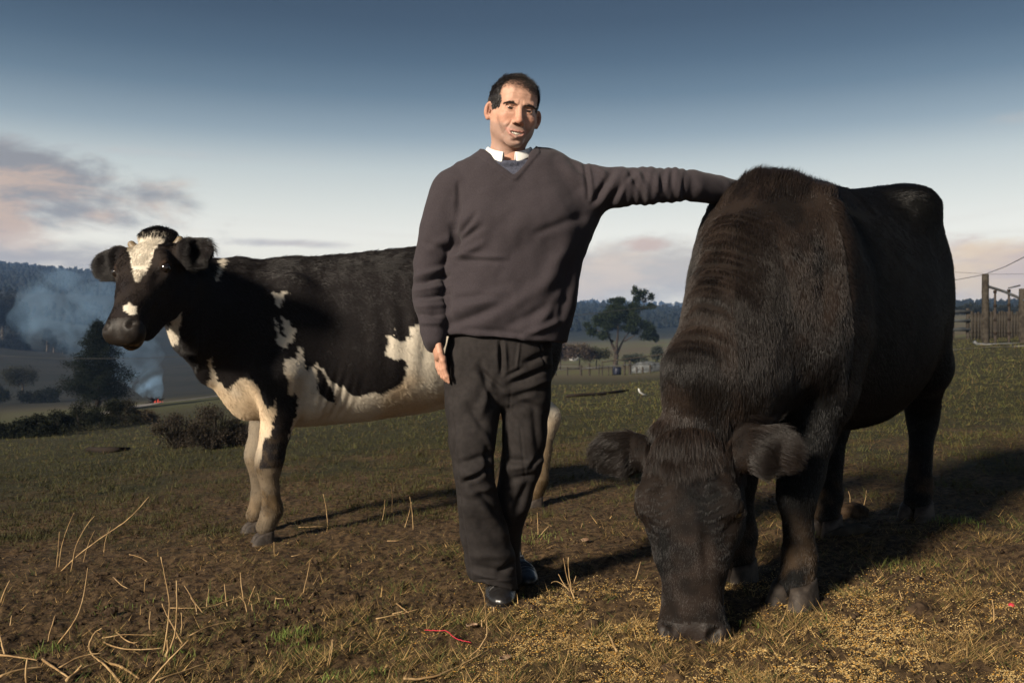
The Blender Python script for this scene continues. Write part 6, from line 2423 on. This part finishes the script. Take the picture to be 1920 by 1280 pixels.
ZL = lambda a, b: (a / 3.0, 900 + b / 3.0)
Q = [([(318, 520), (330, 400), (338, 270), (340, 330)], 'forked thin upright stalk at the left of the tall clump', .0022, 0),
     ([(335, 512), (345, 380), (380, 270), (418, 182)], 'tall leaning stalk in the clump at the left', .0022, 0),
     ([(338, 520), (440, 420), (560, 330), (680, 250), (745, 200), (840, 92)], 'longest branching stalk pointing up right from the left clump', .0035, 0),
     ([(400, 520), (430, 360), (490, 250), (535, 198)], 'middle branching stalk in the left clump', .0024, 0),
     ([(470, 450), (500, 350), (535, 280)], 'short side stalk of the left clump', .002, 0),
     ([(585, 400), (595, 330), (625, 260)], 'small twig right of the left clump', .002, 0),
     ([(310, 900), (440, 770), (475, 650), (497, 490)], 'tall bare bent stalk with its tip at the left middle', .003, 0),
     ([(920, 990), (950, 800), (960, 690), (935, 560), (908, 428)], 'tallest straight stalk of the foreground clump', .0032, 0),
     ([(935, 990), (990, 870), (1000, 700), (995, 560)], 'thick blurred stalk in the foreground clump', .0034, 0),
     ([(1040, 920), (985, 830), (940, 750), (915, 690)], 'stalk leaning left across the foreground clump', .0034, 0),
     ([(1020, 860), (1028, 790), (1022, 740)], 'short stalk right of the foreground clump', .0026, 0),
     ([(935, 1000), (950, 940), (945, 895)], 'stubby cut stalk at the foot of the foreground clump', .0055, 0),
     ([(820, 1115), (920, 1040), (1000, 960), (1065, 890)], 'bright stalk leaning right at the foot of the foreground clump', .0036, 0),
     ([(585, 925), (680, 965), (800, 972), (925, 960)], 'curved stalk lying left of the foreground clump', .003, 1),
     ([(660, 880), (720, 925), (770, 942), (830, 900)], 'hooked stalk lying at the left of the clump', .003, 1),
     ([(580, 905), (700, 900), (830, 882), (885, 890)], 'thin stalk lying level above the hooked one', .0024, 1),
     ([(500, 955), (510, 900), (540, 850), (578, 826)], 'bent stalk rising at the lower left', .0035, 0),
     ([(690, 1150), (600, 1060), (530, 1000), (498, 950)], 'long stalk lying below the bent one', .0042, 1),
     ([(380, 1145), (470, 1090), (580, 1035)], 'thick pale stalk at the bottom edge', .0060, 1),
     ([(585, 1022), (680, 1065), (790, 1110)], 'thick pale stalk pointing down right at the bottom edge', .0058, 1),
     ([(245, 1005), (320, 1070), (390, 1130)], 'pale stalk slanting down right at the lower left', .0050, 1),
     ([(330, 1060), (450, 1020), (590, 996)], 'thin stalk crossing the pale ones at the lower left', .0036, 1),
     ([(0, 1130), (100, 1100), (270, 1062)], 'stalk lying along the lower left corner', .0050, 1),
     ([(0, 985), (110, 995), (215, 1020)], 'brown stalk lying near the left border', .0040, 1),
     ([(400, 1110), (440, 1060), (465, 1035)], 'short stalk leaning right at the bottom left', .0040, 0),
     ([(5, 700), (30, 620), (60, 560)], 'stalk leaning right at the left border', .004, 0),
     ([(35, 970), (15, 900), (0, 860)], 'stalk leaning out at the left border', .004, 0),
     ([(1155, 748), (1095, 680), (1040, 588)], 'stalk leaning left in the right part of the stubble', .0028, 0),
     ([(1115, 765), (1105, 700), (1075, 655)], 'short stalk leaning left in the right part of the stubble', .0026, 0),
     ([(960, 728), (1080, 740), (1200, 725), (1300, 705), (1380, 685)], 'long stalk lying under the row of stubble', .0026, 1),
     ([(1160, 725), (1170, 660), (1178, 605)], 'reddish stalk in the row of stubble', .0024, 0),
     ([(1285, 710), (1272, 650), (1265, 580)], 'upright stalk in the middle of the row of stubble', .0032, 0),
     ([(1310, 705), (1318, 650)], 'stub right of the upright stalk', .0026, 0),
     ([(1378, 690), (1365, 620), (1352, 515)], 'tall stalk at the right of the row of stubble', .003, 0),
     ([(1395, 740), (1385, 690), (1350, 650)], 'low forked stalk at the right of the stubble', .003, 0),
     ([(1395, 700), (1415, 640), (1437, 592)], 'stalk leaning right at the right of the stubble', .0028, 0),
     ([(1425, 735), (1415, 690)], 'stub at the right foot of the stubble', .0024, 0),
     ([(1465, 690), (1455, 650), (1450, 630)], 'small stub right of the stubble', .0022, 0),
     ([(1545, 700), (1555, 650)], 'lone stub between stubble and man', .0024, 0),
     ([(1550, 685), (1615, 690)], 'short piece lying beside the lone stub', .0022, 1),
     ([(1705, 640), (1730, 540), (1747, 445)], 'thin upright stalk left of the man\'s shoes', .0024, 0),
     ([(1545, 430), (1543, 345)], 'small upright stalk beside the dairy cow\'s hoof', .0024, 0),
     ([(640, 540), (680, 590), (720, 610)], 'bent straw lying below the left clump', .0028, 1),
     ([(730, 430), (790, 445), (830, 470)], 'thin straw lying right of the left clump', .0024, 1),
     ([(815, 600), (818, 560), (830, 550)], 'small forked stub in the left middle', .0024, 0),
     ([(1640, 450), (1700, 440), (1755, 410)], 'pale straw lying right of the dairy cow\'s hoof', .0022, 1),
     ([(1680, 268), (1800, 268), (1915, 262)], 'long straw lying level behind the dairy cow\'s front legs', .0022, 1),
     ([(1070, 890), (1200, 850), (1370, 812)], 'thin straw lying right of the foreground clump', .0026, 1),
     ([(880, 1140), (1060, 1080), (1260, 1010)], 'long straw lying along the bottom edge', .003, 1),
     ([(1840, 1010), (1865, 930), (1872, 890)], 'thin weed stem near the bottom centre', .002, 0),
     ([(60, 830), (72, 755)], 'short blurred stub at the left', .003, 0),
     ([(160, 1140), (150, 1080), (158, 1000)], 'dark upright stub in the lower left corner', .0045, 0),
     ([(270, 880), (300, 800), (315, 755)], 'short leaning stub left of the tall bent stalk', .0028, 0),
     ([(850, 845), (842, 790), (850, 735)], 'brown blade standing left of the foreground clump', .0030, 0)]
for pts, lab, r, ly in Q:
    stalk([ZL(*p) for p in pts], lab, r, lying=bool(ly))
ZM = lambda a, b: (600 + a / 3.0, 980 + b / 3.0)
for pts, lab, r, ly in [([(470, 862), (560, 855), (660, 845), (780, 790), (900, 740), (960, 705)], 'thick pale stalk lying below the man\'s shoe', .0042, 1),
                        ([(385, 855), (400, 800), (450, 760), (540, 728)], 'thin curved stalk left of the thick one', .0026, 1),
                        ([(475, 855), (515, 800), (543, 748)], 'short straight straw inside the curved one', .0024, 1),
                        ([(800, 740), (900, 700), (945, 620), (930, 500), (925, 400), (890, 335)], 'thin weed stem rising in front of the man\'s shoe', .0019, 0),
                        ([(980, 510), (977, 470)], 'pale stub touching the toe of the man\'s shoe', .0045, 0),
                        ([(912, 600), (908, 540)], 'pale stub below the man\'s shoe', .0035, 0),
                        ([(1435, 430), (1410, 370), (1385, 290), (1368, 195)], 'tallest stem of the dry sprig between shoe and black cow', .003, 0),
                        ([(1425, 400), (1400, 300), (1395, 190)], 'second stem of the dry sprig between shoe and black cow', .0026, 0),
                        ([(1420, 390), (1370, 340), (1340, 285)], 'left-leaning stem of the dry sprig by the black cow', .0026, 0),
                        ([(1430, 390), (1425, 340), (1440, 295)], 'right-leaning stem of the dry sprig by the black cow', .0026, 0),
                        ([(1420, 370), (1330, 320), (1300, 335)], 'lowest drooping stem of the dry sprig', .0022, 0),
                        ([(1670, 740), (1640, 690), (1620, 655)], 'straw lying left of the black cow\'s muzzle', .004, 1),
                        ([(1770, 305), (1790, 260), (1803, 215)], 'thin stem left of the black cow\'s head', .0026, 0),
                        ([(1228, 70), (1225, 0), (1222, -60)], 'upright stem behind the man\'s crossed leg', .0028, 0),
                        ([(1228, 70), (1262, 40), (1285, 18)], 'forked stem behind the man\'s leg', .0022, 0),
                        ([(1465, 48), (1475, 0)], 'small stem in the grass behind the shoe', .0022, 0),
                        ([(380, 105), (440, 110), (490, 85)], 'broken straw lying left of the trouser leg', .003, 1),
                        ([(315, 550), (420, 535), (560, 520)], 'straw of the small heap left of the shoe, level one', .0026, 1),
                        ([(430, 480), (470, 505), (500, 530)], 'straw of the small heap left of the shoe, slanting one', .003, 1),
                        ([(410, 520), (480, 520), (520, 495)], 'straw of the small heap left of the shoe, short one', .003, 1),
                        ([(50, 770), (72, 700), (75, 655)], 'weed stem at the bottom left of the man', .002, 0)]:
    stalk([ZM(*p) for p in pts], lab, r, lying=bool(ly))
for (x0, y0), (x1, y1), lab in [((775, 990), (768, 930), 'thin stem in the grass left of the man\'s knee'), ((758, 985), (772, 940), 'leaning thin stem left of the man\'s knee'), ((716, 975), (722, 935), 'thin stem further left of the man\'s knee'),
                                ((735, 960), (733, 905), 'thin stem standing behind the man\'s left'), ((615, 985), (606, 925), 'thin stem right of the dairy cow\'s foreleg'), ((1690, 1132), (1684, 1105), 'thin stem in the shade right of the black hoof'),
                                ((1862, 1160), (1858, 1122), 'pale stem at the right border'), ((1618, 945), (1624, 918), 'thin stem beside the black cow\'s hind hoof'), ((1593, 942), (1590, 920), 'small stem behind the black cow\'s foreleg')]:
    stalk([(x0, y0), ((x0 + x1) / 2 + 2, (y0 + y1) / 2), (x1, y1)], lab, .0026)


def tuft(px, py, n, h, spread, label, c1=GREEN, c2=OLIVE, group='green grass tufts'):
    p = on_ground(px, py)
    x = rng.normal(0, spread, n)
    y = rng.normal(0, spread * .7, n)
    k = rng.random((n, 1))
    c = (c1 * k + c2 * (1 - k)) * rng.uniform(.7, 1.5, (n, 1))
    me = blades('grass_tuft', x + p[0], y + p[1], rng.uniform(.5, 1, n) * h, rng.uniform(.002, .0038, n), rng.uniform(.15, .9, n), c)
    co = np.empty(len(me.vertices) * 3, f4)
    me.vertices.foreach_get('co', co)
    me.vertices.foreach_set('co', (co.reshape(-1, 3) - p).astype(f4).ravel())
    o = link('blade', me, M['blade'], root := empty('grass_tuft', p))
    o['kind'] = 'stuff'
    tag(root, label, 'grass tuft', group)


BR = GREEN * 1.5
for a in [(545, 1195, 160, .055, .045, 'bright green tuft in the soil right of the foreground stubble'), (572, 1208, 80, .045, .03, 'small green tuft beside the bright one right of the stubble'),
          (1790, 978, 170, .06, .07, 'green tuft in the shade right of the black cow\'s hind hoof'), (1700, 975, 60, .05, .03, 'green blades against the black cow\'s far hind hoof'), (620, 1272, 60, .05, .03, 'green tuft at the bottom edge'),
          (85, 1215, 110, .06, .05, 'grass tuft behind the stalks at the lower left'), (405, 1125, 45, .06, .02, 'upright pale grass tuft in the middle of the stubble'), (1690, 1060, 120, .05, .07, 'dull tuft in the shadow right of the black front hoof'),
          (1010, 1010, 120, .05, .08, 'tuft between the man and the black cow\'s ear'), (860, 1165, 70, .035, .05, 'small tuft left of the shoe toe'), (700, 1255, 50, .05, .03, 'dark green tuft near the bottom centre'), (330, 1230, 60, .05, .04, 'low dark leaves under the foreground stubble'),
          (1420, 1180, 80, .03, .06, 'low tuft right of the black muzzle'), (520, 1135, 80, .035, .05, 'pale dry tuft left of the man'), (210, 1135, 70, .04, .05, 'tuft of short grass between the two tall stalks')]:
    tuft(*a, c1=BR if a[2] in (160, 170, 80, 60) else GREEN)


def lump(name, label, cat, px, py, size, mat='stone', flat=.6, group=None, rough=.35, seed=0):
    p = on_ground(px, py)
    s = np.array(size, float)
    v = Vol(-s * 1.4, s * 1.4, max(s) / 14)
    v.el((0, 0, 0), s, None, 0)
    a, f = v.mesh()
    a = a + vnormals(a, f) * ((fbm(a + seed, 1.1 / max(s), 3, .6, seed) - .5) * rough * max(s) * 2)[:, None]
    o = link(name, mesh_np(name, a, f), M[mat])
    o.location = p + [0, 0, s[2] * .35]
    tag(o, label, cat, group)
    return o


lump('dung_heap', 'dark dung lump behind the black cow\'s hind hoof', 'dung', 1600, 968, (.075, .05, .05), rough=.2, seed=3)
lump('soil_clod', 'brown clod among the straw at the bottom left', 'clod', 277, 1250, (.028, .022, .018), group='clods of soil', seed=5)
lump('soil_clod', 'soil clod between the man\'s shoe and the black muzzle', 'clod', 1112, 1174, (.030, .022, .018), group='clods of soil', seed=6)
lump('soil_clod', 'dark soil clod right of the grain patch', 'clod', 1720, 1150, (.034, .026, .02), group='clods of soil', seed=7)
lump('soil_clod', 'soil clod below the man\'s shoe', 'clod', 1000, 1150, (.018, .015, .012), group='clods of soil', seed=8)
lump('soil_clod', 'flat stone-like clod at the bottom under the black muzzle', 'clod', 1258, 1252, (.028, .02, .010), group='clods of soil', seed=9)
lump('soil_clod', 'clod lying left of the stubble row', 'clod', 210, 1150, (.024, .02, .015), group='clods of soil', seed=10)
# fine crumbs everywhere
n = 5200
x, y = visible_fan(n, 2.0, 9, 1.6)
kp = rng.random(n) < smoothstep(.4, .6, fbm(np.c_[x, y], 1.9, 3, .6, 81))
x, y = x[kp], y[kp]
n = len(x)
bs = np.array([[1, 0, 0], [-1, 0, 0], [0, 1, 0], [0, -1, 0], [0, 0, 1], [0, 0, -1]], float)
fc = np.array([[0, 2, 4], [2, 1, 4], [1, 3, 4], [3, 0, 4], [2, 0, 5], [1, 2, 5], [3, 1, 5], [0, 3, 5]])
s = rng.uniform(.003, .013, (n, 1, 1)) * rng.uniform(.5, 1.2, (n, 6, 3))
Vv = (bs[None] * s + np.c_[x, y, ground_z(x, y) + .002][:, None]).reshape(-1, 3)
Ff = (np.arange(n)[:, None, None] * 6 + fc[None]).reshape(-1, 3)
tag(link('soil_crumbs', mesh_np('soil_crumbs', Vv, Ff, True), M['stone']), 'small crumbs of brown soil scattered on the ground', kind='stuff')

# branches and bits
pt = Parts()
P = np.array([on_ground(1548, 1012), on_ground(1580, 1008), on_ground(1605, 1003), on_ground(1632, 1000)]) + [0, 0, .015]
pt.tube(P, [.012, .026, .030, .010], 8)
tag(link('branch_piece', pt.mesh('branch_piece'), M['wood']), 'gnarled branch piece lying in front of the black cow\'s hind hoof', 'branch')
pt = Parts()
P = np.array([on_ground(x, 846 + dy) for x, dy in ((166, 0), (190, 1), (215, 2), (243, -2))]) + [0, 0, .03]
pt.tube(P, [.035, .045, .045, .02], 8)
tag(link('fallen_log', pt.mesh('fallen_log'), M['char']), 'dark log lying in the grass below the hedge', 'log')
pt = Parts()
P = np.array([on_ground(x, y_) for x, y_ in ((1062, 745), (1090, 743), (1120, 741), (1150, 738), (1178, 735))]) + [0, 0, .03]
pt.tube(P, [.03, .035, .035, .035, .02], 8)
tag(link('fallen_pole', pt.mesh('fallen_pole'), M['char']), 'long dark pole lying across the field in front of the paddock fence', 'pole')
pt = Parts()
f = on_ground(1212, 740)
P = np.array([W(1197, 728, f[1]), W(1199, 734, f[1]), W(1205, 739, f[1] + .05), W(1215, 741, f[1] + .1)])
pt.tube(P, [.012, .02, .02, .012], 8)
tag(link('white_pipe', pt.mesh('white_pipe'), M['white']), 'white bent pipe lying in the field left of the black cow', 'pipe')
pt = Parts()
P = np.array([on_ground(*ZM(a, b)) for a, b in ((590, 618), (650, 632), (715, 640), (750, 660), (790, 672), (850, 672))]) + [0, 0, .012]
tt = np.linspace(0, 5, 26)
P = np.stack([np.interp(tt, range(6), P[:, k]) for k in range(3)], 1)
for _ in range(4):
    P[1:-1] = .25 * P[:-2] + .5 * P[1:-1] + .25 * P[2:]
pt.tube(P + rng.normal(0, .0006, P.shape), [.0013] * 26, 6)
tag(link('red_twine', pt.mesh('red_twine'), M['twine']), 'red twine lying on the soil below the man', 'twine')


def leaf(px, py, s, label, rot):
    p = on_ground(px, py) + [0, 0, .012]
    n = 9
    V = []
    for i in range(n):
        t = i / (n - 1)
        w = s * .42 * math.sin(math.pi * t ** .8) * (1 + .25 * math.sin(i * 3))
        x = (t - .5) * s
        for q in (-1, -.5, 0, .5, 1):
            V.append((x, q * w, .15 * s * q * q + .06 * s * math.sin(t * 7 + q * 2)))
    V = np.array(V)
    c, s_ = math.cos(rot), math.sin(rot)
    V = V @ np.array([[c, s_, 0], [-s_, c, 0], [0, 0, 1]])
    F = [(i * 5 + j, (i + 1) * 5 + j, (i + 1) * 5 + j + 1, i * 5 + j + 1) for i in range(n - 1) for j in range(4)]
    o = link('dead_leaf', mesh_np('dead_leaf', V, np.array(F)), M['dryleaf'])
    o.location = p
    md = o.modifiers.new('thick', 'SOLIDIFY')
    md.thickness = .0008
    tag(o, label, 'leaf', 'dead leaves')


leaf(949, 1241, .042, 'pale dead leaf near the bottom centre', .6)
leaf(885, 1182, .036, 'pale dead leaf left of the shoe toe', .2)
leaf(1098, 1022, .05, 'pale dry leaf in the grass left of the black ear', .9)
lump('red_fruit', 'small red fruit lying at the right border', 'fruit', 1895, 1130, (.010, .010, .009), 'twine', rough=.05)
print('tris', sum(len(o.data.loops) - 2 * len(o.data.polygons) for o in scene.objects if o.type == 'MESH'))
print('t all', time.time() - T0)
